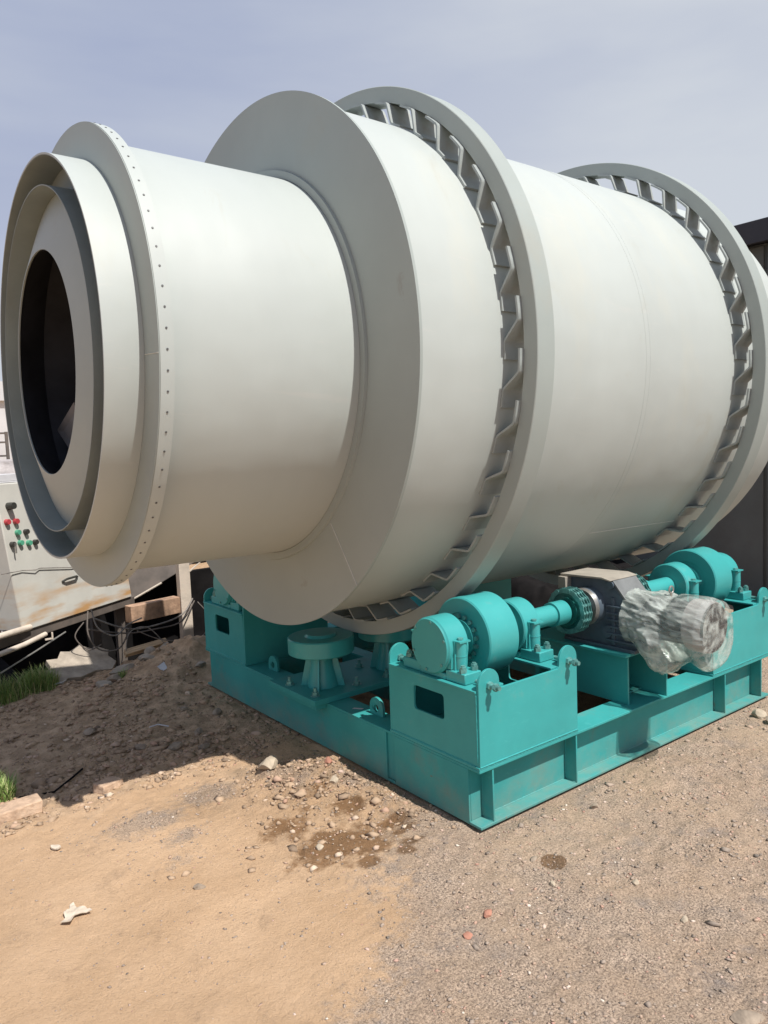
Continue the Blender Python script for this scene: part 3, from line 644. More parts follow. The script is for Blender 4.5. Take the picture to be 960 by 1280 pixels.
# gearbox pedestal
b = MB().box(1.085, 1.097, 0.052, 0.66, HZ+0.0003, 0.500).box(1.340, 1.350, -0.0, 0.66, HZ+0.0003, 0.500).box(1.0972, 1.3398, 0.648, 0.66, HZ+0.0003, 0.500)
b.build("pedestal_wall", M_teal, bf, bevel=0.0015)
MB().box(1.055, 1.38, 0.04, 0.68, 0.5005, 0.514).build("pedestal_top", M_teal, bf, bevel=0.0015)
MB().box(1.0972, 1.3398, 0.151, 0.64, HZ+0.0003, HZ+0.010).build("pedestal_floor", M_beam, bf)
MB().box(1.795, 1.803, 0.012, 0.035, HZ+0.0128, 0.32).build("stop_lug", M_teal, bf)

# ------------------------------------------------------------------ support rollers
def bearing(x0, x1, closed_cap, parent, org, face):
    """round pillow block between x0 and x1, axis at y=.30 z=.722; face = -1 if its cover looks to -x"""
    xm = (x0+x1)/2; cy, cz = 0.30, 0.722
    b = MB()
    b.lathe([(x0, 0.0), (x0, 0.119), (x0+0.006, 0.125), (x1-0.006, 0.125), (x1, 0.119), (x1, 0.0)], 64, (cy, cz))
    b.prism([(cy-0.118, 0.636), (cy+0.118, 0.636), (cy+0.124, cz), (cy-0.124, cz)], 'x', x0+0.014, x1-0.008)
    body = b.build("bearing_housing", M_roll, parent, org, ang=32)
    f = MB().box(xm-0.048, xm+0.048, cy-0.205, cy-0.085, 0.5855, 0.632).box(xm-0.048, xm+0.048, cy+0.085, cy+0.205, 0.5855, 0.632).box(xm-0.05, xm+0.05, cy-0.085, cy+0.085, 0.5855, 0.612)
    f.build("bearing_foot", M_roll, parent, org, bevel=0.004)
    for s in (-1, 1):
        q = MB(); yy = cy+s*0.132
        q.tube([(xm, yy, 0.632), (xm, yy, 0.752)], 0.027, 20); q.box(xm-0.034, xm-0.024, min(yy, yy-s*0.05), max(yy, yy-s*0.05)+0.0, 0.632, 0.758)
        q.box(xm-0.031, xm+0.031, yy-0.031, yy+0.031, 0.7525, 0.7595); q.tube([(xm, yy, 0.690), (xm, yy, 0.694)], 0.0285, 20)
        q.build("clamp_column", M_roll, body, org, ang=40)
        n = MB().nut((xm, yy, 0.760), 0.013, 0.009); n.build("cap_screw", M_bolt, body, org)
        for xx in (xm-0.032, xm+0.033):
            n = MB().nut((xx, cy+s*0.178, 0.6325), 0.0165, 0.016).tube([(xx, cy+s*0.178, 0.6325), (xx, cy+s*0.178, 0.664)], 0.009, 10).nut((xx, cy+s*0.178, 0.649), 0.0145, 0.009, 'z', 0.7)
            n.build("foot_bolt", M_bolt, parent, org)
    if closed_cap:
        xc = x0 if face < 0 else x1; s = face
        q = MB(); e0, e1 = sorted((xc+s*0.0002, xc+s*0.007))
        q.lathe([(e0, 0.0), (e0, 0.117 if face < 0 else 0.121), (e1, 0.121 if face < 0 else 0.117), (e1, 0.0)], 64, (cy, cz)); q.build("bearing_cover", M_roll, body, org, ang=32)
        for k in range(6):
            a = R(20+60*k); n = MB(); n.nut((e0-0.005 if face < 0 else e1, cy-0.108*math.cos(a), cz+0.108*math.sin(a)), 0.0065, 0.005, 'x'); n.build("cover_screw", M_bolt, body, org)
    return body
def support_roller(label, drive):
    org = (0.0, 0.30, 0.585)
    t = thing("support_roller", label, "support roller", org, group="support rollers carrying the drum")
    cy, cz = 0.30, 0.722
    w = MB().lathe([(0.207, 0.05), (0.207, 0.112), (0.2005, 0.115), (0.2005, 0.177), (0.206, 0.183), (0.379, 0.183), (0.385, 0.177), (0.385, 0.115), (0.378, 0.112), (0.378, 0.05)], 96, (cy, cz), closed=False)
    w = w.build("roller", M_roll, t, org, ang=32)
    s = MB().lathe([(0.1895, 0.05), (0.1895, 0.083), (0.2065, 0.083)], 48, (cy, cz)).lathe([(0.3785, 0.083), (0.395, 0.083), (0.395, 0.05)], 48, (cy, cz)); s.build("roller_hub", M_roll, w, org, ang=40)
    for k in range(16):
        a = R(k*22.5+8)
        MB().nut((0.1935, cy-0.096*math.cos(a), cz+0.096*math.sin(a)), 0.0105, 0.013, 'x').build("hub_bolt", M_bolt, w, org)
    sh = MB().tube([(0.125, cy, cz), (0.49, cy, cz)], 0.052, 32); sh.build("shaft", M_roll, t, org)
    bearing(0.012, 0.130, True, t, org, -1)
    bearing(0.480, 0.592, not drive, t, org, 1)
    if drive:
        MB().tube([(0.5925, cy, cz), (0.895, cy, cz)], 0.050, 40).build("drive_shaft", M_roll, t, org)
        MB().lathe([(0.806, 0.0505), (0.806, 0.061), (0.895, 0.061), (0.895, 0.0505)], 40, (cy, cz)).build("hub_sleeve", M_roll, t, org, ang=40)
    return t
r1 = support_roller("teal steel roller between two bearings on the near front box of the base", True)
r2 = copy_tree(r1); r2.location = (2.42, 0.30, 0.585); r2.rotation_euler = (0, 0, PI); r2["label"] = "teal steel roller behind the plastic-wrapped motor, on the right-hand bearing box"
r3 = support_roller("teal roller in shade on the far left bearing box below the end plate", False); r3.location = (0, 2.39, 0.585)
r4 = copy_tree(r3); r4.location = (2.42, 2.39, 0.585); r4.rotation_euler = (0, 0, PI); r4["label"] = "teal roller at the far back corner of the base, almost hidden by the drum"

# ------------------------------------------------------------------ thrust rollers
def thrust(x, label):
    org = (x, 1.345, HZ+0.030); t = thing("thrust_roller", label, "thrust roller", org, group="flat thrust rollers either side of the near tire ring")
    z0 = org[2]; y = org[1]
    w = MB().lathe([(0.485, 0.0), (0.485, 0.155), (0.490, 0.162), (0.570, 0.205), (0.575, 0.202), (0.582, 0.19), (0.582, 0.10), (0.590, 0.09), (0.590, 0.0)], 72, (x, y), 'z')
    w = MB().lathe([(0.474, 0.0), (0.474, 0.176), (0.480, 0.184), (0.560, 0.184), (0.566, 0.178), (0.566, 0.09), (0.580, 0.08), (0.580, 0.0)], 72, (x, y), 'z')
    w.build("wheel", M_roll, t, org, ang=32)
    MB().lathe([(z0, 0.0), (z0, 0.085), (z0+0.012, 0.085), (0.40, 0.062), (0.473, 0.060), (0.473, 0.0)], 40, (x, y), 'z').build("stand", M_roll, t, org, ang=40)
    for k in range(4):
        a = R(45+90*k); c, s_ = math.cos(a), math.sin(a); n = Vector((-s_, c, 0))*0.005
        pts = [(0.055, z0), (0.125, z0), (0.118, z0+0.03), (0.085, 0.455), (0.055, 0.455)]
        V = [Vector((x+c*r, y+s_*r, z))-n for r, z in pts]+[Vector((x+c*r, y+s_*r, z))+n for r, z in pts]
        MB().add(V, [(0, 1, 2, 3, 4), (9, 8, 7, 6, 5)]+[(i, (i+1) % 5, 5+(i+1) % 5, 5+i) for i in range(5)]).build("gusset", M_roll, t, org, flat=True)
    for sx in (-1, 1):
        for sy in (-1, 1):
            bx, by = x+sx*0.135, y+sy*0.135
            MB().lathe([(z0, 0.0), (z0, 0.026), (z0+0.005, 0.026), (z0+0.005, 0.0)], 16, (bx, by), 'z').nut((bx, by, z0+0.0052), 0.019, 0.017).tube([(bx, by, z0+0.01), (bx, by, z0+0.045)], 0.010, 10).build("anchor_bolt", M_bolt, t, org)
    return t
thrust(0.104, "flat horizontal teal wheel on a gusseted stand in front of the near tire ring")
thrust(0.582, "second flat teal wheel half hidden in shade behind the near tire ring")

# ------------------------------------------------------------------ chain couplings
def coupling(x0, label, flip=1):
    org = (x0, 0.30, 0.722); t = thing("chain_coupling", label, "chain coupling", org, group="double-row chain couplings on the drive shafts")
    cy, cz = 0.30, 0.722
    def sprocket(xa, xb, hubr, hx):
        n = 18; pts = []
        for k in range(n):
            for q, r in ((-.30, .098), (-.12, .108), (.12, .108), (.30, .098)):
                a = 2*PI*(k+q)/n; pts.append((cy-r*math.cos(a), cz+r*math.sin(a)))
        MB().prism(pts, 'x', xa, xb).build("sprocket", M_chain2, t, org, flat=True)
    sprocket(x0+flip*0.018-0.005, x0+flip*0.018+0.005, 0, 0); sprocket(x0+flip*0.058-0.005, x0+flip*0.058+0.005, 0, 0)
    a0, a1 = sorted((x0+flip*0.001, x0+flip*0.083)); MB().lathe([(a0, 0.02), (a0, 0.074), (a1, 0.074), (a1, 0.02)], 40, (cy, cz)).build("coupling_hub", M_chain2, t, org, ang=40)
    ch = MB(); n = 18
    for k in range(n):
        a = 2*PI*k/n; a2 = 2*PI*(k+1)/n; am = (a+a2)/2
        ch.tube([(x0+flip*0.008, cy-0.106*math.cos(a), cz+0.106*math.sin(a)), (x0+flip*0.068, cy-0.106*math.cos(a), cz+0.106*math.sin(a))], 0.0085, 8)
    rp = ch.build("chain_pins", M_bolt, t, org)
    for k in range(n):
        a = 2*PI*k/n; a2 = 2*PI*(k+1)/n
        for j, xr in enumerate((0.009, 0.027, 0.049, 0.067)):
            if (k+j) % 2 == 0 and j in (1, 2): pass
            p = []; 
            for (aa, da) in ((a, -1), (a2, 1)):
                c = (cy-0.106*math.cos(aa), cz+0.106*math.sin(aa)); base = math.atan2(c[1]-cz, c[0]-cy)
                for d in (-90, -30, 30, 90):
                    ang = base+(R(90) if da > 0 else R(-90))*(-1)+R(d)*(-1 if False else 1)
                    p.append((c[0]+0.0125*math.cos(ang), c[1]+0.0125*math.sin(ang)))
            # order around the link
            cx_ = sum(q[0] for q in p)/8; cz_ = sum(q[1] for q in p)/8; p.sort(key=lambda q: math.atan2(q[1]-cz_, q[0]-cx_))
            xx = x0+flip*(xr+(0.0022 if k % 2 else -0.0022))
            MB().prism(p, 'x', xx-0.0015, xx+0.0015).build("link_plate", M_bolt, t, org, flat=True)
    return t
M_chain2 = mat("coupling_teal_oily", (0.015, 0.13, 0.115), 0.35, var=0.25, scale=14)
coupling(0.915, "near chain coupling left of the gearbox, dark oily links round teal sprockets", 1)
coupling(1.505, "chain coupling right of the gearbox, its links just showing above the plastic film", -1)

# ------------------------------------------------------------------ gear motor
org = (1.215, 0.3, 0.5145)
gm = thing("gear_motor", "dark grey gearbox and motor driving the near rollers, half wrapped in film", "gear motor", org)
prof = [(0.475, 0.5150), (0.475, 0.835), (0.445, 0.862), (0.215, 0.872), (0.165, 0.862), (0.090, 0.775), (0.055, 0.760), (-0.005, 0.752), (-0.005, 0.560), (0.03, 0.5150)]
gb = MB().prism(prof, 'x', 1.120, 1.305).build("gearbox_body", M_cast, gm, org, bevel=0.006)
MB().prism([(0.47, 0.8635), (0.21, 0.8735), (0.155, 0.866), (0.148, 0.872), (0.205, 0.884), (0.47, 0.876)], 'x', 1.090, 1.320).build("cover_plate", M_lcast, gb, org, bevel=0.002)
MB().prism([(0.163, 0.8640), (0.088, 0.7770), (0.052, 0.7615), (-0.003, 0.7535), (-0.003, 0.764), (0.050, 0.772), (0.082, 0.787), (0.155, 0.872)], 'x', 1.114, 1.311).build("sloping_cover", M_gband, gb, org, bevel=0.002)
for z in (0.555, 0.59, 0.625, 0.66, 0.695, 0.73): MB().box(1.104, 1.1198, 0.0, 0.19, z, z+0.010).box(1.3052, 1.313, 0.0, 0.40, z, z+0.011).build("cooling_rib", M_cast, gb, org, bevel=0.002)
MB().box(1.112, 1.1198, 0.145, 0.165, 0.535, 0.78).build("cooling_rib", M_cast, gb, org, bevel=0.002)
MB().tube([(1.105, 0.165, 0.845), (1.12, 0.165, 0.845)], 0.020, 16).build("plug", M_cast, gb, org, ang=40)
MB().tube([(1.095, 0.445, 0.845), (1.12, 0.445, 0.845)], 0.017, 12).box(1.07, 1.1198, 0.42, 0.47, 0.80, 0.8625).build("lifting_lug", M_lcast, gb, org, bevel=0.002)
MB().tube([(1.11, 0.19, 0.60), (1.12, 0.19, 0.60)], 0.03, 16).build("side_cover", M_cast, gb, org, ang=40)
for s, xa, xb in ((1, 1.000, 1.1195), (-1, 1.420, 1.3055)):
    MB().tube([(xa, 0.30, 0.722), (xb, 0.30, 0.722)], 0.045, 32).build("output_shaft", M_cast, gm, org)
    q0, q1 = sorted((xb-s*0.050, xb-s*0.0005)); MB().lathe([(q0, 0.0455), (q0, 0.088), (q0+0.01, 0.096), (q1, 0.100), (q1, 0.0455)], 48, (0.30, 0.722)).build("output_flange", M_cast, gb, org, ang=40)
    q0, q1 = sorted((xb-s*0.072, xb-s*0.0505)); MB().lathe([(q0, 0.070), (q0, 0.092), (q1, 0.098), (q1, 0.070)], 48, (0.30, 0.722), closed=True).build("bright_ring", M_ring, gb, org, ang=40)
MB().box(1.10, 1.33, 0.02, 0.46, 0.5143, 0.532).build("gearbox_foot", M_cast, gb, org, bevel=0.002)
mc = (1.2125, 0.690)
MB().lathe([(-0.0055, 0.0), (-0.0055, 0.100), (-0.018, 0.110), (-0.032, 0.110), (-0.034, 0.094), (-0.070, 0.086), (-0.070, 0.0)], 40, mc, 'y').build("motor_adapter", M_motor, gm, org, ang=40)
mb = MB().lathe([(-0.070, 0.0), (-0.070, 0.088), (-0.235, 0.088), (-0.235, 0.0)], 40, mc, 'y').build("motor_body", M_motor, gm, org, ang=40)
for k in range(28):
    a = 2*PI*k/28; c, s_ = math.cos(a), math.sin(a); n = (-s_*0.0018, c*0.0018)
    V = []
    for y in (-0.078, -0.232):
        for r, q in ((0.0875, -1), (0.0875, 1), (0.103, 1), (0.103, -1)): V.append((mc[0]+c*r+n[0]*q, y, mc[1]+s_*r+n[1]*q))
    MB().add(V, [(0,1,2,3),(7,6,5,4),(0,4,5,1),(1,5,6,2),(2,6,7,3),(3,7,4,0)]).build("cooling_fin", M_motor, mb, org, flat=True)
fc_ = MB().lathe([(-0.236, 0.085), (-0.236, 0.124), (-0.305, 0.127), (-0.325, 0.121), (-0.328, 0.114), (-0.328, 0.0)], 48, mc, 'y').build("fan_cowl", M_cowl, gm, org, ang=50)
g = MB()
for r in [0.0125*k for k in range(1, 10)]:
    g.lathe([(-0.3285, r-0.0028), (-0.3325, r-0.0028), (-0.3325, r+0.0028), (-0.3285, r+0.0028)], 40, mc, 'y', closed=True)
for k in range(20):
    a = 2*PI*k/20; g.tube([(mc[0]+0.01*math.cos(a), -0.3315, mc[1]+0.01*math.sin(a)), (mc[0]+0.114*math.cos(a), -0.3315, mc[1]+0.114*math.sin(a))], 0.0024, 5)
g.build("fan_grille", M_mesh, fc_, org, kind="stuff")
q = MB(); q.tube([(1.2125+0.017*math.cos(a), -0.112, 0.842+0.017*math.sin(a)) for a in [2*PI*k/16 for k in range(17)]], 0.0045, 8); q.tube([(1.2125, -0.112, 0.775), (1.2125, -0.112, 0.826)], 0.006, 8)
q.build("eye_bolt", M_ring, mb, org)

# plastic film round the motor
def film():
    nu, nv = 170, 110
    U, Vv = np.meshgrid(np.linspace(0, 1, nv), np.linspace(0, 2*PI, nu, endpoint=False))
    nse = lambda a, b, s: vnoise(a, b, s, 3, .5)
    y = 0.095+(-0.352-0.095)*U
    d = -np.sin(Vv)                              # 1 at the underside
    cyc = np.cos(Vv); syc = np.sin(Vv)
    base = 0.122+0.014*sm(0.35, 0.75, U)
    base = np.where(U > 0.9, base-(U-0.9)*0.12, base)
    sag = np.clip(d, 0, 1)**1.3*(0.012+0.125*np.exp(-((U-0.40)/0.24)**2)+0.060*np.exp(-((U-0.93)/0.16)**2))
    w1 = np.abs(nse(cyc*2.2+U*3.5+7, syc*2.2+U*0.8+3, 3)-.5)*2      # long folds
    w2 = np.abs(nse(cyc*6+U*2.5+3, syc*6+1+U*3, 5)-.5)*2
    amp = 0.35+1.3*np.exp(-((U-0.25)/0.28)**2)
    r = base+sag+0.026*(0.35-w1)*amp+0.010*(0.35-w2)*amp
    r = r-0.012*np.exp(-((U-0.50)/0.05)**2)*np.clip(-d+0.5, 0, 1)
    r = r+0.022*sm(0.10, 0.0, U)*(nse(cyc*3+5, syc*3+5, 7)-0.2)
    r = np.maximum(r, np.where(U > 0.6, 0.1295, 0.1165))
    X = 1.2125+r*cyc*1.02; Z = 0.690+r*syc; Y = y+0.018*(w1-.4)*(1-U)
    verts = np.stack([X, Y, Z], -1)
    vs = [tuple(verts[i, j]) for i in range(nu) for j in range(nv)]
    fs = [(i*nv+j, i*nv+j+1, ((i+1) % nu)*nv+j+1, ((i+1) % nu)*nv+j) for i in range(nu) for j in range(nv-1)]
    prev = [i*nv+nv-1 for i in range(nu)]
    for q in range(1, 14):
        k = 1-q/14.0; cur = []
        for i in range(nu):
            p = verts[i, nv-1]; a = 2*PI*i/nu
            wr = 0.004*math.sin(a*3+4*math.sin(a)+k*5)*k
            cur.append(len(vs)); vs.append((1.2125+(p[0]-1.2125)*k, p[1]-0.006*(1-k*k)**0.5+wr, 0.690-0.008*(1-k)+(p[2]-0.690)*k))
        fs += [(prev[i], cur[i], cur[(i+1) % nu], prev[(i+1) % nu]) for i in range(nu)]; prev = cur
    fs.append(tuple(prev))
    b = MB(); b.v = vs; b.f = fs
    o = b.build("plastic_film", M_bag, None, (1.2125, -0.1, 0.5), ang=70); o.location = (1.2125, -0.1, 0.5)
    return tag(o, "crumpled clear plastic film wrapped round the electric motor", "plastic film")
film()

# ------------------------------------------------------------------ control cabinet
P1 = Vector((-0.961, 3.656, 0.378)); P2 = Vector((0.069, 4.361, 0.381))
dv = (P2-P1); Wc = math.hypot(dv.x, dv.y); cyaw = math.atan2(dv.y, dv.x)
K = 1.178
cab = thing("control_cabinet", "cream control cabinet with rust-stained face and rows of push buttons", "control cabinet", P1, (0, 0, cyaw))
HC = 1.065
b = MB(); lean = -0.10
def cq(u, z, d): return (u-0.045*z, d+z*0.09, z)
b.add([cq(0, 0, 0), cq(Wc, 0, 0), cq(Wc, HC, 0), cq(0, HC, 0), cq(0, 0, .40), cq(Wc, 0, .40), cq(Wc, HC, .40), cq(0, HC, .40)],
      [(0, 1, 2, 3), (4, 7, 6, 5), (0, 3, 7, 4), (1, 5, 6, 2), (3, 2, 6, 7), (0, 4, 5, 1)])
b.build("cabinet_body", M_cab, cab, bevel=0.008)
def on(u, z): q = cq(u*K, z*K, 0); return Vector(q)
fn = Vector((0, -1, 0.09)).normalized()
def knob(u, z, r, h, name, m, label):
    p = on(u, z); o = MB().tube([p-fn*0.002, p+fn*h*0.5, p+fn*h], [r*1.15, r*1.1, r], 20).build(name, m, cab); o["label"] = label; return o
knob(0.077, 0.764, 0.024, 0.055, "rotary_switch", M_blk, "large black rotary knob")
for u, z in ((0.038, 0.671), (0.105, 0.668)): knob(u, z, 0.019, 0.028, "push_button", M_red, "red push button")
for u, z in ((0.103, 0.599), (0.109, 0.534), (0.174, 0.525)): knob(u, z, 0.018, 0.028, "push_button", M_green, "green push button")
for u, z in ((0.169, 0.596), (0.228, 0.523)): knob(u, z, 0.018, 0.028, "push_button", M_blk, "black push button")
k_ = knob(0.045, 0.533, 0.018, 0.03, "key_switch", M_blk, "black key switch with the key hanging in it")
p = on(0.045, 0.533)+fn*0.03; MB().box(p.x-0.004, p.x+0.004, p.y-0.012, p.y, p.z-0.065, p.z+0.01).build("key", M_ring, k_)
MB().tube([on(-0.09, 0.371)+fn*0.02, on(0.08, 0.366)+fn*0.012, on(0.18, 0.352)+fn*0.02, on(0.22, 0.357)+fn*0.012, on(0.478, 0.318)+fn*0.012, on(0.8, 0.29)+fn*0.012], 0.0035, 6).build("wire", M_cable, cab)
MB().tube([on(0.395, 0.237)+fn*0.004, on(0.42, 0.250)+fn*0.028, on(0.51, 0.252)+fn*0.028, on(0.538, 0.245)+fn*0.004], 0.009, 8).build("handle", M_blk, cab)
# tray on top of the cabinet
b = MB(); a0 = on(-0.06, 0.905); 
b.box(-0.10, 0.20, 0.12, 0.40, HC+0.002, HC+0.012).box(-0.10, 0.20, 0.12, 0.135, HC+0.012, HC+0.065).box(-0.10, -0.085, 0.135, 0.40, HC+0.012, HC+0.065).box(0.185, 0.20, 0.135, 0.40, HC+0.012, HC+0.065)
o = b.build("metal_tray", M_white, None, bevel=0.003); o.matrix_world = Matrix.Translation(P1) @ Matrix.Rotation(cyaw, 4, 'Z'); tag(o, "shallow white metal tray lying on top of the control cabinet", "tray")

# ------------------------------------------------------------------ rusty frame over the pit
fr = thing("rusty_frame", "rusty steel frame carrying the control cabinet at the edge of the pit", "steel frame", (-0.4, 4.2, -1.8))
FO = (-0.4, 4.2, -1.8)
cab_dir = Vector((math.cos(cyaw), math.sin(cyaw), 0)); cab_n = Vector((-math.sin(cyaw), math.cos(cyaw), 0))
def obox(c0, c1, w, z0, z1):
    """bar from c0 to c1 (xy), width w, between two heights"""
    a = Vector((c0[0], c0[1], 0)); d = Vector((c1[0], c1[1], 0)); u = (d-a).normalized(); n = Vector((-u.y, u.x, 0))*w/2
    V = []
    for z in (z0, z1):
        for q in (a-n, d-n, d+n, a+n): V.append((q.x, q.y, z))
    return MB().add(V, [(0,3,2,1),(4,5,6,7),(0,1,5,4),(1,2,6,5),(2,3,7,6),(3,0,4,7)])
A = P1+cab_dir*-0.55+cab_n*0.05; B = P1+cab_dir*1.30+cab_n*0.05
A2 = A+cab_n*0.36; B2 = B+cab_n*0.36
obox(A, B, 0.07, 0.305, 0.375).build("frame_beam", M_hopper, fr, FO, bevel=0.004)
obox(A2, B2, 0.07, 0.305, 0.375).build("frame_beam", M_hopper, fr, FO, bevel=0.004)
for s in (0.0, 0.35, 0.7, 1.0):
    q = A.lerp(B, s); q2 = q+cab_n*0.42; obox(q+cab_n*0.036, q2-cab_n*0.1, 0.05, 0.31, 0.372).build("frame_rail", M_rust, fr, FO)
for q in (A+cab_dir*0.1+cab_n*0.1, B-cab_dir*0.05+cab_n*0.1, A2+cab_dir*0.1, B2-cab_dir*0.05): MB().box(q.x-0.035, q.x+0.035, q.y-0.035, q.y+0.035, -1.85, 0.304).build("frame_leg", M_hopper, fr, FO)
obox((-0.11, 3.945), (0.345, 4.035), 0.10, 0.245, 0.385).build("channel", M_rust, fr, FO, bevel=0.005)
MB().tube([(-1.75, 3.02, 0.40), (-1.131, 3.50, 0.408), (-0.90, 3.70, 0.395)], 0.022, 12).build("pipe_rail", M_post, fr, FO)
MB().tube([(-1.75, 2.98, 0.22), (-1.16, 3.40, 0.306), (-0.985, 3.52, 0.315), (-0.80, 3.70, 0.325)], 0.018, 12).build("pipe_rail", M_post, fr, FO)
MB().tube([(-1.171, 3.392, 0.177), (-0.9, 3.55, 0.25), (-0.66, 3.70, 0.315)], 0.006, 8).build("tie_rod", M_ring, fr, FO)
MB().box(-0.825, -0.77, 3.60, 3.615, 0.30, 0.31).box(-0.78, -0.77, 3.60, 3.615, 0.311, 0.35).build("bracket", M_post, fr, FO)

# valve body on the frame left of the cabinet
vb = thing("pump_head", "grimy pale grey cast pump head on the frame left of the cabinet", "pump", (-1.0, 3.93, 0.376))
b = MB(); b.tube([(-1.0, 3.93, 0.376), (-1.0, 3.93, 0.54)], 0.045, 16); b.tube([(-1.09, 3.90, 0.46), (-0.93, 3.97, 0.46)], 0.03, 14)
b.build("pump_body", M_yard, vb, (-1.0, 3.93, 0.376), ang=40)
b = MB(); b.tube([(-1.0, 3.93, 0.5405), (-1.0, 3.93, 0.56)], 0.07, 16); b.tube([(-1.115, 3.89, 0.46), (-1.092, 3.898, 0.46)], 0.055, 14); b.tube([(-0.93, 3.97, 0.46), (-0.91, 3.978, 0.46)], 0.055, 14)
b.build("pump_flange", M_yard, vb, (-1.0, 3.93, 0.376), ang=40)
MB().tube([(-1.04, 3.86, 0.40), (-1.06, 3.82, 0.37), (-1.0, 3.80, 0.38)], 0.015, 8).build("pump_elbow", M_yard, vb, (-1.0, 3.93, 0.376))

# cream post with bracket arm
po = thing("steel_post", "chipped cream steel post with a short arm at its top, beside the rusty beam", "post", (0.40, 4.0, -0.1))
PO = (0.40, 4.0, -0.1)
MB().box(0.352, 0.447, 3.965, 4.045, -0.20, 0.700).build("post_shaft", M_post, po, PO, bevel=0.004)
MB().box(0.4472, 0.61, 3.965, 3.99, 0.665, 0.700).prism([(0.4472, 0.600), (0.4472, 0.585), (0.56, 0.664), (0.545, 0.664)], 'y', 3.968, 3.985).build("post_arm", M_post, po, PO, bevel=0.002)
# folded dark hopper behind
ho = thing("sheet_hopper", "dark brown sheet-metal hopper with a folded rim behind the cream post", "hopper", (0.45, 4.9, -1.8))
HO = (0.45, 4.9, -1.8)
V = [(-0.05, 5.05, 0.60), (0.88, 4.65, 0.66), (0.88, 5.2, 0.62), (0.1, 5.5, 0.60), (0.30, 4.86, 0.24), (0.42, 4.84, 0.30), (0.45, 4.95, 0.24), (0.32, 4.98, 0.24)]
V += [(v[0]*0.96+0.018, v[1]+0.02, v[2]+0.004) for v in V[:4]]
MB().add([(0.02, 5.00, 0.58), (0.86, 4.64, 0.60), (0.86, 5.3, 0.60), (0.05, 5.5, 0.58), (0.20, 4.80, 0.26), (0.47, 4.72, 0.40), (0.50, 5.1, 0.3), (0.25, 5.15, 0.24)],
         [(0, 4, 5, 1), (1, 5, 6, 2), (2, 6, 7, 3), (3, 7, 4, 0), (4, 7, 6, 5), (0, 1, 2, 3)]).build("hopper_body", M_hopper, ho, HO, bevel=0.006)
MB().tube([(0.02, 4.99, 0.587), (0.40, 4.80, 0.61), (0.86, 4.63, 0.607)], 0.012, 8).tube([(0.19, 4.79, 0.262), (0.47, 4.71, 0.402)], 0.010, 8).build("hopper_rim", M_post, ho, HO)
for q in ((0.2, 4.95), (0.8, 5.15)): MB().box(q[0]-0.03, q[0]+0.03, q[1]-0.03, q[1]+0.03, -1.9, 0.45).build("hopper_leg", M_black, ho, HO)
# black backing added in the pit to stand for its dark void
tr = thing("pit_dark_backing", "long black backing added in the pit to keep the void behind the cabinet frame dark", "dark backing", (-1.5, 5.4, -1.9))
MB().box(-6.5, 2.2, 5.15, 5.24, -1.9, 0.40).build("backing_wall", M_black, tr, (-1.5, 5.4, -1.9))
MB().box(-6.5, 2.2, 5.2405, 5.9, -1.2, -1.1).build("backing_floor", M_black, tr, (-1.5, 5.4, -1.9))
MB().box(-6.5, -0.9, 3.95, 5.14, -0.12, -0.08).build("backing_lid", M_black, tr, (-1.5, 5.4, -1.9))  # added lid that shades the pit
# plain black box behind the pit (the dark band above the bright strip of ground)
cv = thing("dark_block", "plain black box standing beyond the pit under the drum neck", "conveyor", (2.0, 8.0, 0))
MB().box(0.2, 5.0, 8.2, 9.0, 0.02, 1.25).build("block_body", M_black, cv, (2.0, 8.0, 0))
for x in (0.35, 1.4, 2.3, 3.3, 4.5): MB().box(x, x+0.07, 8.25, 8.32, -0.05, 0.0195).build("block_leg", M_black, cv, (2.0, 8.0, 0))

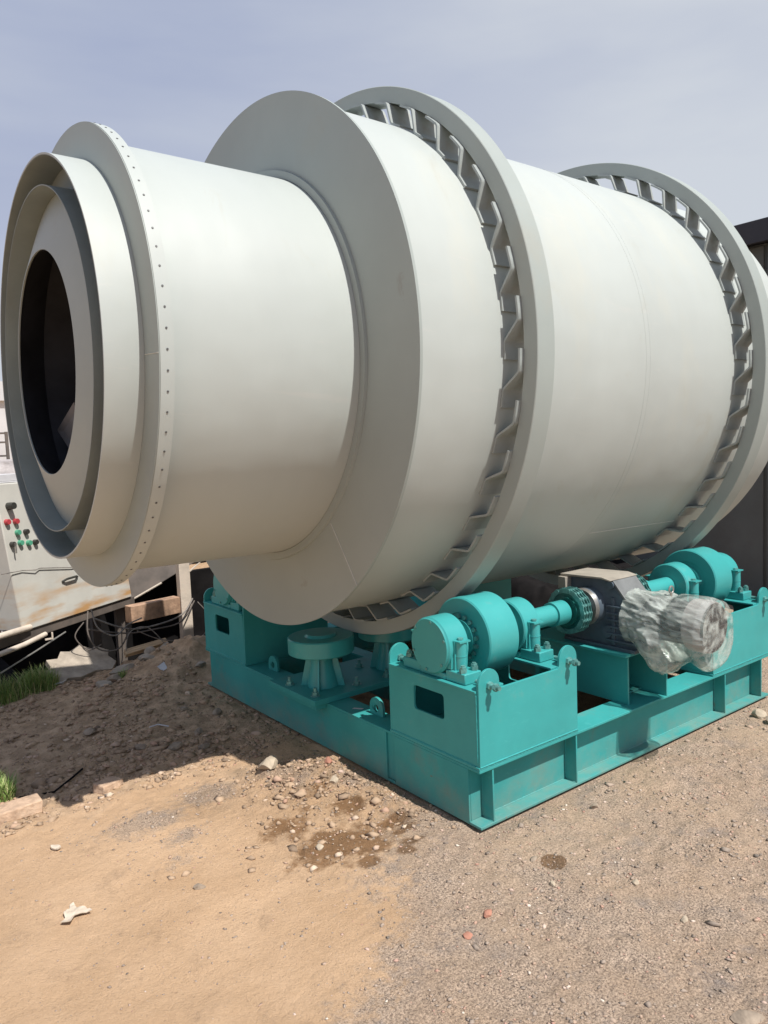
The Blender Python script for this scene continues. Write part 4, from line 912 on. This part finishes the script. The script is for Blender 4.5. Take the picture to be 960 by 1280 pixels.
# cables slumped from the post to the pit edge
def bez(P, n=22):
    P = [Vector(p) for p in P]; out = []
    pts = [P[0]]+P+[P[-1]]
    for i in range(1, len(pts)-2):
        a, b_, c, d = pts[i-1:i+3]
        for k in range(n//(len(P)-1)+1):
            t_ = k/(n//(len(P)-1)+1); out.append(0.5*((2*b_)+(-a+c)*t_+(2*a-5*b_+4*c-d)*t_*t_+(-a+3*b_-3*c+d)*t_**3))
    out.append(P[-1]); return out
cabs = [
 ("grey cable running from the post foot up to the frame, highest of the bundle", [(0.45, 3.95, 0.36), (0.33, 3.90, 0.25), (0.10, 3.84, 0.215), (-0.17, 3.78, 0.235), (-0.42, 3.80, 0.36)]),
 ("brown cable looping just under the rusty channel", [(0.46, 3.94, 0.34), (0.30, 3.86, 0.20), (0.05, 3.80, 0.19), (-0.20, 3.76, 0.21), (-0.50, 3.74, 0.30)]),
 ("thin cable in a wide slack loop down to the soil by the post", [(0.48, 3.92, 0.33), (0.56, 3.88, 0.18), (0.42, 3.80, 0.04), (0.10, 3.75, 0.10), (-0.12, 3.72, 0.22)]),
 ("pale cable hanging in a deep loop below the cabinet", [(-0.47, 3.77, 0.43), (-0.50, 3.70, 0.27), (-0.43, 3.68, 0.14), (-0.28, 3.68, 0.12), (-0.17, 3.74, 0.25)]),
 ("dark cable hanging in a smaller loop inside the pale one", [(-0.44, 3.79, 0.44), (-0.42, 3.72, 0.30), (-0.30, 3.70, 0.22), (-0.18, 3.74, 0.28), (-0.05, 3.80, 0.30)]),
 ("thin cable dropping straight down onto the concrete slab", [(-0.23, 3.74, 0.30), (-0.25, 3.70, 0.20), (-0.27, 3.66, 0.05), (-0.30, 3.60, 0.02)]),
 ("thin cable arching from the slab towards the soil heap", [(-0.25, 3.64, 0.04), (-0.20, 3.68, 0.22), (-0.05, 3.72, 0.24), (0.06, 3.70, 0.12), (0.10, 3.66, 0.02)]),
 ("black cable trailing left under the cabinet frame", [(-0.52, 3.72, 0.36), (-0.60, 3.68, 0.27), (-0.52, 3.66, 0.16), (-0.42, 3.66, 0.18)]),
]
for i, (lb, P) in enumerate(cabs):
    o = MB().tube(bez(P), (0.007, 0.006, 0.004, 0.006, 0.006, 0.004, 0.004, 0.005)[i], 7).build("cable", M_cable if i % 2 == 0 else M_hopper); tag(o, lb, "cable", "loose cables hanging under the control cabinet")

# ------------------------------------------------------------------ stones, slabs, bricks, rubbish
def rock(name, c, size, m, label, cat, rot=0.0, seed=0, group=None, sub=2, sink=0.25, ang=28, gz=None):
    bm = bmesh.new(); bmesh.ops.create_icosphere(bm, subdivisions=sub, radius=1.0)
    rn = random.Random(seed)
    planes = [(Vector((rn.uniform(-1, 1), rn.uniform(-1, 1), rn.uniform(-.6, 1))).normalized(), rn.uniform(0.55, 0.9)) for _ in range(9)]
    for v in bm.verts:
        for n, d in planes:
            k = v.co.dot(n)
            if k > d: v.co -= n*(k-d)
        v.co += Vector((rn.uniform(-1, 1), rn.uniform(-1, 1), rn.uniform(-1, 1)))*0.035
        v.co = Vector((v.co.x*size[0], v.co.y*size[1], v.co.z*size[2]))
    me = bpy.data.meshes.new(name); bm.to_mesh(me); bm.free(); me.materials.append(m)
    me.polygons.foreach_set("use_smooth", [True]*len(me.polygons)); me.set_sharp_from_angle(angle=R(ang))
    o = bpy.data.objects.new(name, me); COL.objects.link(o)
    z = gh(c[0], c[1]) if gz is None else gz
    o.location = (c[0], c[1], z+size[2]*(1-2*sink)*0.8); o.rotation_euler = (rn.uniform(-.15, .15), rn.uniform(-.15, .15), rot)
    return tag(o, label, cat, group)
rock("stone", (-0.445, 1.005), (0.062, 0.048, 0.036), M_rock, "pale flat-topped stone at the edge of the drum's shadow", "stone", 0.3, 1)
rock("stone", (-0.385, 1.085), (0.048, 0.036, 0.032), M_rock, "smaller pale stone tucked behind the flat-topped one", "stone", 1.0, 2)
rock("stone", (-0.582, 0.324), (0.021, 0.016, 0.015), M_rock, "small whitish stone lying on the damp patch", "stone", 0.3, 3)
rock("stone", (-1.058, 0.403), (0.026, 0.016, 0.013), M_rockg, "lone grey-brown pebble on the bare sand", "stone", -.3, 4)
rock("brick_fragment", (-0.372, -0.408), (0.028, 0.016, 0.010), M_redb, "bright red brick chip on the gravel, upper of two", "brick fragment", .5, 5)
rock("brick_fragment", (-0.50, -0.442), (0.026, 0.018, 0.007), M_redb, "dull pinkish brick chip pressed into the gravel, lower of two", "brick fragment", .9, 6)
rock("brick_fragment", (-0.175, 0.880), (0.026, 0.022, 0.026), M_redb, "pinkish brick fragment in the rubble beside the frame end", "brick fragment", .4, 7)
rock("stone", (2.057, -0.120), (0.055, 0.04, 0.035), M_rock, "pale angular stone by the frame at the right edge", "stone", .4, 8)
rock("stone", (2.02, -0.22), (0.06, 0.04, 0.03), M_rockg, "brownish stone in front of the pale one at the right edge", "stone", .1, 9)
rock("stone", (-0.159, -1.195), (0.05, 0.026, 0.02), M_rockg, "tan stone in the bottom right corner", "stone", -.6, 10)
rock("stone", (0.00, -0.28), (0.022, 0.014, 0.01), M_rockg, "small flat stone beside the round damp spot", "stone", .2, 12)
rock("stone", (0.52, -0.17), (0.028, 0.018, 0.012), M_rockg, "grey stone on the gravel near the first stiffener", "stone", .2, 13)
rock("stone", (-0.25, 0.72), (0.03, 0.022, 0.024), M_rock, "greyish lump half buried in the rubble mound", "stone", .2, 14)
rock("stone", (0.10, -0.85), (0.02, 0.014, 0.012), M_rock, "small white pebble in the right foreground gravel", "stone", .2, 15)
rock("stone", (0.16, -0.62), (0.017, 0.014, 0.012), M_rock, "rounded pale pebble above the white one in the gravel", "stone", .9, 17)
rock("stone", (-0.08, -0.44), (0.017, 0.012, 0.012), M_rock, "little pale pebble below the round damp spot", "stone", .9, 18)
for i, (x, y, sx, sy, sz, m, lb) in enumerate((
    (-0.36, 3.36, 0.12, 0.045, 0.035, M_conc, "long rounded concrete lump in front of the tilted slab"),
    (-0.10, 3.50, 0.06, 0.05, 0.05, M_conc, "grey rubble block right of the tilted slab"),
    (0.02, 3.52, 0.05, 0.05, 0.07, M_conc, "upright pointed rubble block near the soil heap"),
    (-0.60, 3.08, 0.10, 0.06, 0.03, M_conc, "flat pinkish rubble piece near the grass tuft"),
    (-0.19, 3.30, 0.08, 0.06, 0.035, M_conc, "low broken piece between slab and shadow"),
    (-0.47, 3.22, 0.07, 0.05, 0.04, M_rockg, "brown clod below the concrete lump"),
    (0.05, 2.92, 0.05, 0.04, 0.025, M_conc, "flat grey stone by the far box corner"))):
    rock("rubble_block", (x, y), (sx, sy, sz), m, lb, "rubble", 0.6*i, 40+i, "broken concrete at the pit edge")
# dark soil clods in the shade
for i, (x, y, s) in enumerate(((-0.62, 1.75, .05), (-0.42, 1.88, .045), (-0.75, 1.9, .04), (-0.5, 1.62, .04), (-0.2, 2.1, .045), (-0.9, 2.35, .05), (-.33, 2.3, .035))):
    rock("soil_clod", (x, y), (s, s*.7, s*.5), M_rockg, ["crumbly brown clod left of the shaded middle", "rounded clod in the middle of the shaded soil", "small clod far left in the shade", "clod nearest the shadow's edge", "clod closest to the frame's end beam", "flattish clod near the grass tufts", "smallest clod behind the middle one"][i], "clod", i, 60+i, "soil clods in the drum's shadow")
# tilted slab
b = MB(); pl = [(0, 0), (0.05, -0.02), (0.13, 0.03), (0.22, 0.0), (0.36, 0.02), (0.47, -0.02), (0.56, 0.05), (0.55, 0.14), (0.60, 0.20), (0.54, 0.30), (0.50, 0.27), (0.44, 0.36), (0.33, 0.31), (0.27, 0.34), (0.20, 0.27), (0.12, 0.29), (0.10, 0.20), (0.04, 0.17), (0.05, 0.08)]
b.prism(pl, 'z', -0.022, 0.022); o = b.build("concrete_slab", M_conc, bevel=0.004, flat=True)
o.matrix_world = Matrix.Translation((-0.84, 3.40, 0.0)) @ Matrix.Rotation(R(20), 4, 'Z') @ Matrix.Rotation(R(24), 4, 'X'); tag(o, "broken slab of pale concrete tilted against the edge of the pit", "concrete slab")
o = MB().prism([(0, 0), (0.42, -0.01), (0.44, 0.05), (0.03, 0.06)], 'z', 0, 0.035).build("timber_offcut", M_wood, bevel=0.003)
o.matrix_world = Matrix.Translation((-0.26, 3.62, 0.05)) @ Matrix.Rotation(R(22), 4, 'Z') @ Matrix.Rotation(R(25), 4, 'X'); tag(o, "short pale timber offcut lying behind the rubble", "timber")
# bricks
def brick(c, L, Wd, H, yaw_, label, tilt_=0):
    b = MB().box(-L/2, L/2, -Wd/2, Wd/2, 0, H); o = b.build("brick", M_brick, bevel=0.006)
    me = o.data
    for v in me.vertices: v.co += Vector((random.uniform(-1, 1), random.uniform(-1, 1), random.uniform(-1, 1)))*0.005
    o.location = (c[0], c[1], gh(c[0], c[1])-0.006); o.rotation_euler = (0, tilt_, yaw_); return tag(o, label, "brick", "loose sandy bricks on the ground")
brick((-1.465, 1.50), 0.215, 0.105, 0.055, R(38-35), "sandy brick at the left edge below the grass tuft")
brick((-1.06, 1.475), 0.12, 0.075, 0.042, R(25), "broken half brick at the shadow's edge", 0.06)
# torn card, shards
def flatbit(name, pts, c, yaw_, m, label, cat, th=0.003, lift=0.004, crumple=0.006, tx=0.0):
    b = MB().prism(pts, 'z', 0, th); o = b.build(name, m, flat=True)
    rn = random.Random(len(label))
    bm = bmesh.new(); bm.from_mesh(o.data); bmesh.ops.triangulate(bm, faces=bm.faces); bmesh.ops.subdivide_edges(bm, edges=bm.edges, cuts=2, use_grid_fill=True)
    for v in bm.verts:
        h = float(vnoise(np.array([v.co.x*40+3]), np.array([v.co.y*40+3]), 12)[0]); v.co.z += (h-.3)*crumple*3
    bm.to_mesh(o.data); bm.free()
    o.location = (c[0], c[1], gh(c[0], c[1])+lift); o.rotation_euler = (tx, 0, yaw_); return tag(o, label, cat)
flatbit("torn_card", [(0.0, 0.055), (0.012, 0.062), (0.034, 0.032), (0.062, 0.036), (0.10, 0.004), (0.045, -0.012), (0.048, -0.052), (0.012, -0.052), (0.014, -0.02), (0.0, 0.0), (0.012, 0.022)], (-1.50, 0.56), R(-37), M_paper, "torn crumpled piece of pale card on the sand", "card", crumple=0.007)
flatbit("wood_chip", [(0, 0), (0.03, 0.012), (0.05, 0.0), (0.045, -0.018), (0.012, -0.012)], (-1.42, 1.07), R(-50), M_paper, "small pale wood chip on the sand below the bricks", "wood chip", 0.006)
flatbit("plastic_shard", [(0, 0), (0.06, 0.03), (0.065, -0.03), (0.03, -0.045)], (-0.235, 3.01), R(0), M_white, "white shard of plastic on the shaded soil", "plastic shard", 0.003, 0.02, 0.004, 0.7)
flatbit("paint_flake", [(0, 0), (0.05, 0.018), (0.052, 0.03), (0.0, 0.016)], (0.047, 0.98), R(-70), M_white, "white paint flake on the shaded end flange of the frame", "paint flake", 0.001, 0, 0.0)
bpy.data.objects["paint_flake"].location.z = HZ+0.0006
flatbit("wood_chip", [(0, 0), (0.10, 0.01), (0.11, 0.02), (0.01, 0.02)], (-0.85, 3.35), R(20), M_white, "pale sliver lying at the foot of the tilted slab", "wood chip", 0.005)
MB().tube([(-1.42, 1.66, gh(-1.42, 1.66)+0.006), (-1.27, 1.63, gh(-1.27, 1.63)+0.005), (-1.16, 1.72, gh(-1.16, 1.72)+0.008), (-1.09, 1.80, gh(-1.09, 1.80)+0.006)], 0.005, 6).build("twig", M_black).name
tag(bpy.data.objects["twig"], "dark bent twig lying beside the lower grass tuft", "twig")
o = MB().tube([(-0.62, 2.12, gh(-.62, 2.12)+0.012), (-0.57, 2.12, gh(-.57, 2.12)+0.014), (-0.52, 2.08, gh(-.52, 2.08)+0.012)], 0.004, 6).build("plastic_strip", M_white); tag(o, "short white curved strip in the shaded soil", "plastic strip")
# scraps beyond the drum
hx, hy = np.meshgrid(np.linspace(2.75, 4.93, 110), np.linspace(1.9, 6.2, 200))
hh = 0.34*sm(2.75, 3.05, hx)*sm(4.95, 4.75, hx)*sm(1.9, 2.3, hy)*sm(6.2, 5.7, hy)*(0.75+0.5*vnoise(hx*3, hy*3, 71))+0.05*(vnoise(hx*12, hy*12, 72)-.5)-0.02
b = MB(); n1, n2 = hx.shape; b.v = [tuple(p) for p in np.stack([hx, hy, hh], -1).reshape(-1, 3)]
b.f = [(i*n2+j, i*n2+j+1, (i+1)*n2+j+1, (i+1)*n2+j) for i in range(n1-1) for j in range(n2-1)]
o = b.build("dark_heap", M_black, ang=50); tag(o, "low black heap added behind the drum to darken the view under it", "dark heap")  # added black heap covers the sunlit ground seen under the drum
rock("rag", (3.95, 2.62), (0.11, 0.07, 0.03), M_orange, "crumpled orange rag on the black heap seen under the drum", "rag", 0, 80, gz=0.33)
rock("rag", (3.62, 2.75), (0.06, 0.04, 0.04), M_blue, "dark blue rag on the black heap seen under the drum", "rag", 0, 81, gz=0.33)

# loose gravel and rubble crumbs
def scatter(name, n, area, sizes, wfun, label, seed, flat=0.65):
    rs = np.random.RandomState(seed)
    X = rs.uniform(area[0], area[1], n*3); Y = rs.uniform(area[2], area[3], n*3)
    keep = rs.uniform(0, 1, n*3) < wfun(X, Y)
    ins = (X > -0.005) & (X < 2.43) & (Y > -0.005) & (Y < 2.70); keep &= ~ins
    X, Y = X[keep][:n], Y[keep][:n]; n = len(X)
    Z = gheight(X, Y)
    base = np.array([(1,0,0),(-1,0,0),(0,1,0),(0,-1,0),(0,0,1),(0,0,-1),(.62,.62,.5),(-.6,.6,.45),(.6,-.6,.5),(-.62,-.62,.45)], float)
    fb = [(6,0,2),(6,2,4),(6,4,0),(7,2,1),(7,1,4),(7,4,2),(8,3,0),(8,0,4),(8,4,3),(9,1,3),(9,3,4),(9,4,1),(0,5,2),(2,5,1),(1,5,3),(3,5,0)]
    nb = len(base); s = sizes[0]*(sizes[1]/sizes[0])**(rs.uniform(0, 1, n)**2.2)
    J = base[None]*rs.uniform(0.65, 1.25, (n, nb, 1)); J = J+rs.uniform(-.24, .24, (n, nb, 3))
    J[:, :, 2] *= flat; J[:, :, 0] *= rs.uniform(0.8, 1.7, (n, 1)); J[:, :, 2] *= rs.uniform(0.6, 1.3, (n, 1))
    a = rs.uniform(0, 2*PI, n); ca_, sa = np.cos(a)[:, None], np.sin(a)[:, None]
    x = (J[..., 0]*ca_-J[..., 1]*sa)*s[:, None]+X[:, None]; y = (J[..., 0]*sa+J[..., 1]*ca_)*s[:, None]+Y[:, None]; z = J[..., 2]*s[:, None]+(Z+s*flat*0.08)[:, None]
    V = np.stack([x, y, z], -1).reshape(-1, 3).astype(np.float32)
    Fc = (np.array(fb)[None]+np.arange(n)[:, None, None]*nb).reshape(-1, 3).astype(np.int32)
    me = bpy.data.meshes.new(name); me.vertices.add(len(V)); me.vertices.foreach_set("co", V.ravel())
    me.loops.add(Fc.size); me.loops.foreach_set("vertex_index", Fc.ravel()); me.polygons.add(len(Fc)); me.polygons.foreach_set("loop_start", np.arange(0, Fc.size, 3, dtype=np.int32))
    me.update(calc_edges=True)
    tn = me.attributes.new("tone", 'FLOAT', 'POINT'); tn.data.foreach_set("value", np.repeat(np.clip(rs.normal(0.52, 0.22, n), 0, 1), nb).astype(np.float32))
    me.materials.append(M_crumb if "crumb" in name else M_stones); o = bpy.data.objects.new(name, me); COL.objects.link(o); tag(o, label, "gravel", kind="stuff"); return o
def wg(x, y): g, w, b = zones(x, y); return np.clip(g*1.0*(0.35+0.9*sm(.45, .62, vnoise(x*4, y*4, 77)))+0.02, 0, 1)
scatter("gravel", 26000, (-2.0, 3.2, -1.9, 1.6), (0.0014, 0.0085), wg, "fine grey and tan gravel strewn over the right-hand ground and beside the frame", 3)
def wg2(x, y): g, w, b = zones(x, y); return np.clip(g**2*(0.2+0.8*sm(.5, .65, vnoise(x*3, y*3, 78))), 0, 1)
scatter("gravel", 260, (-1.2, 3.0, -1.9, 1.4), (0.008, 0.022), wg2, "coarser pebbles spread through the right-hand gravel", 5)
def wr(x, y): 
    return np.clip(0.9*np.exp(-(((x+.30)/.24)**2+((y-.92)/.22)**2))+0.8*np.exp(-(((x+.10)/.10)**2+((y-.50)/.28)**2))+.35*np.exp(-(((x+.5)/.25)**2+((y-.45)/.25)**2)), 0, 1)
scatter("rubble_crumbs", 3600, (-1.1, 0.0, 0.1, 1.6), (0.002, 0.015), wr, "crumbled soil and stone rubble along the end of the frame", 6, 0.75)
def wc(x, y): return np.clip(np.exp(-(((x+.33)/.30)**2+((y-.88)/.24)**2))+.8*np.exp(-(((x+.14)/.14)**2+((y-.50)/.30)**2))+.45*np.exp(-(((x+.5)/.25)**2+((y-.35)/.18)**2))+0.02, 0, 1)
scatter("crumb_clods", 90, (-1.2, 0.0, 0.0, 1.6), (0.012, 0.034), wc, "larger earth clods and stone lumps in the rubble by the frame end", 16, 0.7)
def ws(x, y): return 0.35+0.6*sm(.5, .65, vnoise(x*2.5, y*2.5, 55))
scatter("soil_crumbs", 140, (-1.9, 0.0, 1.5, 3.5), (0.015, 0.040), ws, "brown clods and stone lumps on the shaded soil", 19, 0.6)
scatter("soil_crumbs", 6500, (-2.2, 0.0, 1.3, 3.5), (0.003, 0.020), ws, "brown crumbs and small stones on the shaded soil", 8, 0.7)
def wsd(x, y): return 0.15+0.8*sm(.5, .62, vnoise(x*3.1, y*3.1, 91))
scatter("sand_grains", 2600, (-2.3, 0.2, -1.4, 1.5), (0.0012, 0.006), wsd, "scattered dark grains and grit on the bare sand", 10, 0.6)

# grass tufts
def grass(name, pts, n, hmin, hmax, label, seed):
    rs = random.Random(seed); V = []; Fc = []; T = []
    for i in range(n):
        cx, cy, rx, ry = pts[rs.randrange(len(pts))]
        r = math.sqrt(rs.random()); a = rs.random()*2*PI; x = cx+rx*r*math.cos(a); y = cy+ry*r*math.sin(a)
        z = gh(x, y)-0.004; h = rs.uniform(hmin, hmax)*(1.1-0.4*r); th = rs.uniform(0, 2*PI); dx, dy = math.cos(th), math.sin(th); ln = h*rs.uniform(0.15, 0.75)
        w = rs.uniform(0.0016, 0.0034); nxv, nyv = -dy*w, dx*w; b0 = len(V); tn = min(1, max(0, rs.gauss(0.55, 0.28)))
        for k, t_ in enumerate((0, .35, .7, 1.0)):
            px = x+dx*ln*t_**1.8; py = y+dy*ln*t_**1.8; pz = z+h*t_*(1-.18*t_**2*(ln/h)); ww = (1, .9, .6, 0.08)[k]
            V += [(px-nxv*ww, py-nyv*ww, pz), (px+nxv*ww, py+nyv*ww, pz)]; T += [tn, tn]
            if k: Fc.append((b0+2*k-2, b0+2*k-1, b0+2*k+1, b0+2*k))
    me = bpy.data.meshes.new(name); me.from_pydata(V, [], Fc); tt = me.attributes.new("tone", 'FLOAT', 'POINT'); tt.data.foreach_set("value", T)
    me.materials.append(M_grass); o = bpy.data.objects.new(name, me); COL.objects.link(o); tag(o, label, "grass", kind="stuff")
grass("grass", [(-1.35, 3.40, 0.45, 0.14), (-0.93, 3.42, 0.13, 0.13), (-1.15, 3.36, 0.25, 0.12), (-1.8, 3.2, 0.4, .15)], 4200, 0.06, 0.20, "bright green grass along the edge of the pit below the cabinet", 2)
grass("grass", [(-1.50, 1.80, 0.09, 0.08), (-1.62, 1.78, 0.15, 0.10), (-1.48, 1.70, .05, .05)], 1000, 0.05, 0.15, "green grass tuft at the left edge just above the sandy brick", 3)
grass("grass", [(-1.55, 2.05, 0.12, 0.05)], 120, 0.02, 0.05, "sparse dry grass behind the lower tuft", 4)
grass("grass", [(-0.42, 3.22, 0.04, 0.03)], 60, 0.04, 0.09, "thin grey-green weeds beside the concrete lump", 5)

# ------------------------------------------------------------------ far yard at the left
far = [(-0.9, 15.2), (0.4, 15.6), (1.5, 16.2)]
t = thing("storage_tank", "rounded pinkish grey tank lying in the far yard at the left edge", "tank", (0.6, 15.6, 0))
MB().lathe([(-0.5, 0.0), (-0.42, 0.55), (-0.2, 0.72), (2.6, 0.72), (2.8, 0.5), (2.85, 0.0)], 32, (15.6, 0.92), 'x').build("tank_shell", M_yard, t, (0.6, 15.6, 0), ang=40)
for x in (0.2, 1.9): MB().box(x, x+0.15, 15.1, 16.1, 0, 0.45).build("tank_saddle", M_hopper, t, (0.6, 15.6, 0))
t = thing("pipe_stack", "jumble of pale pipes and steel on a rack in the far yard", "pipe stack", (0.0, 14.0, 0)); rn = random.Random(5)
for k in range(16):
    z = 0.12+0.16*(k//4); x0 = -1.2+rn.uniform(-.3, .3); y0 = 13.6+0.17*(k % 4)
    MB().tube([(x0, y0, z), (x0+3.4, y0+rn.uniform(-.05, .3), z)], 0.075, 10).build("pipe", M_yard if k % 3 else M_post, t, (0, 14, 0))
t = thing("scrap_bin", "rusty open steel bin beyond the pipe stack", "bin", (1.4, 17.2, 0))
MB().box(0.3, 2.7, 16.8, 17.9, 0, 1.5).build("bin_body", M_rust, t, (1.4, 17.2, 0), bevel=0.02)
for k in range(7): MB().box(0.4+k*.35, 0.48+k*.35, 16.74, 16.799, 0.05, 1.45).build("bin_rib", M_rust, t, (1.4, 17.2, 0))
t = thing("yard_gantry", "thin dark steel gantry standing above the far tank", "gantry", (1.1, 16.4, 0))
for x in (0.85, 1.45): MB().box(x, x+0.06, 16.3, 16.36, 0, 2.25).build("gantry_post", M_hopper, t, (1.1, 16.4, 0))
for z in (1.7, 2.0, 2.2): MB().box(0.911, 1.4495, 16.31, 16.35, z, z+0.04).build("gantry_bar", M_hopper, t, (1.1, 16.4, 0))
t = thing("pale_warehouse", "long pale hazy warehouse wall on the far left skyline", "warehouse", (2, 34, 0))
MB().box(-9, 12, 34, 44, -0.1, 4.2).build("warehouse_wall", M_haze, t, (2, 34, 0))
MB().prism([(-9.2, 4.201), (12.2, 4.201), (12.2, 4.4), (1.5, 5.3), (-9.2, 4.4)], 'y', 33.8, 44.2).build("warehouse_roof", M_haze, t, (2, 34, 0))
t = thing("brick_stack", "low stack of reddish bricks behind the pump, left of the cabinet", "brick stack", (-0.75, 6.1, 0))
for r_ in range(7):
    for k in range(6):
        x = -1.35+k*0.225+(0.11 if r_ % 2 else 0); o = MB().box(x, x+0.215, 6.05, 6.16, r_*0.068, r_*0.068+0.062).build("brick", M_brick if (k+r_) % 3 else M_redb, t, (-0.75, 6.1, 0), bevel=0.004)
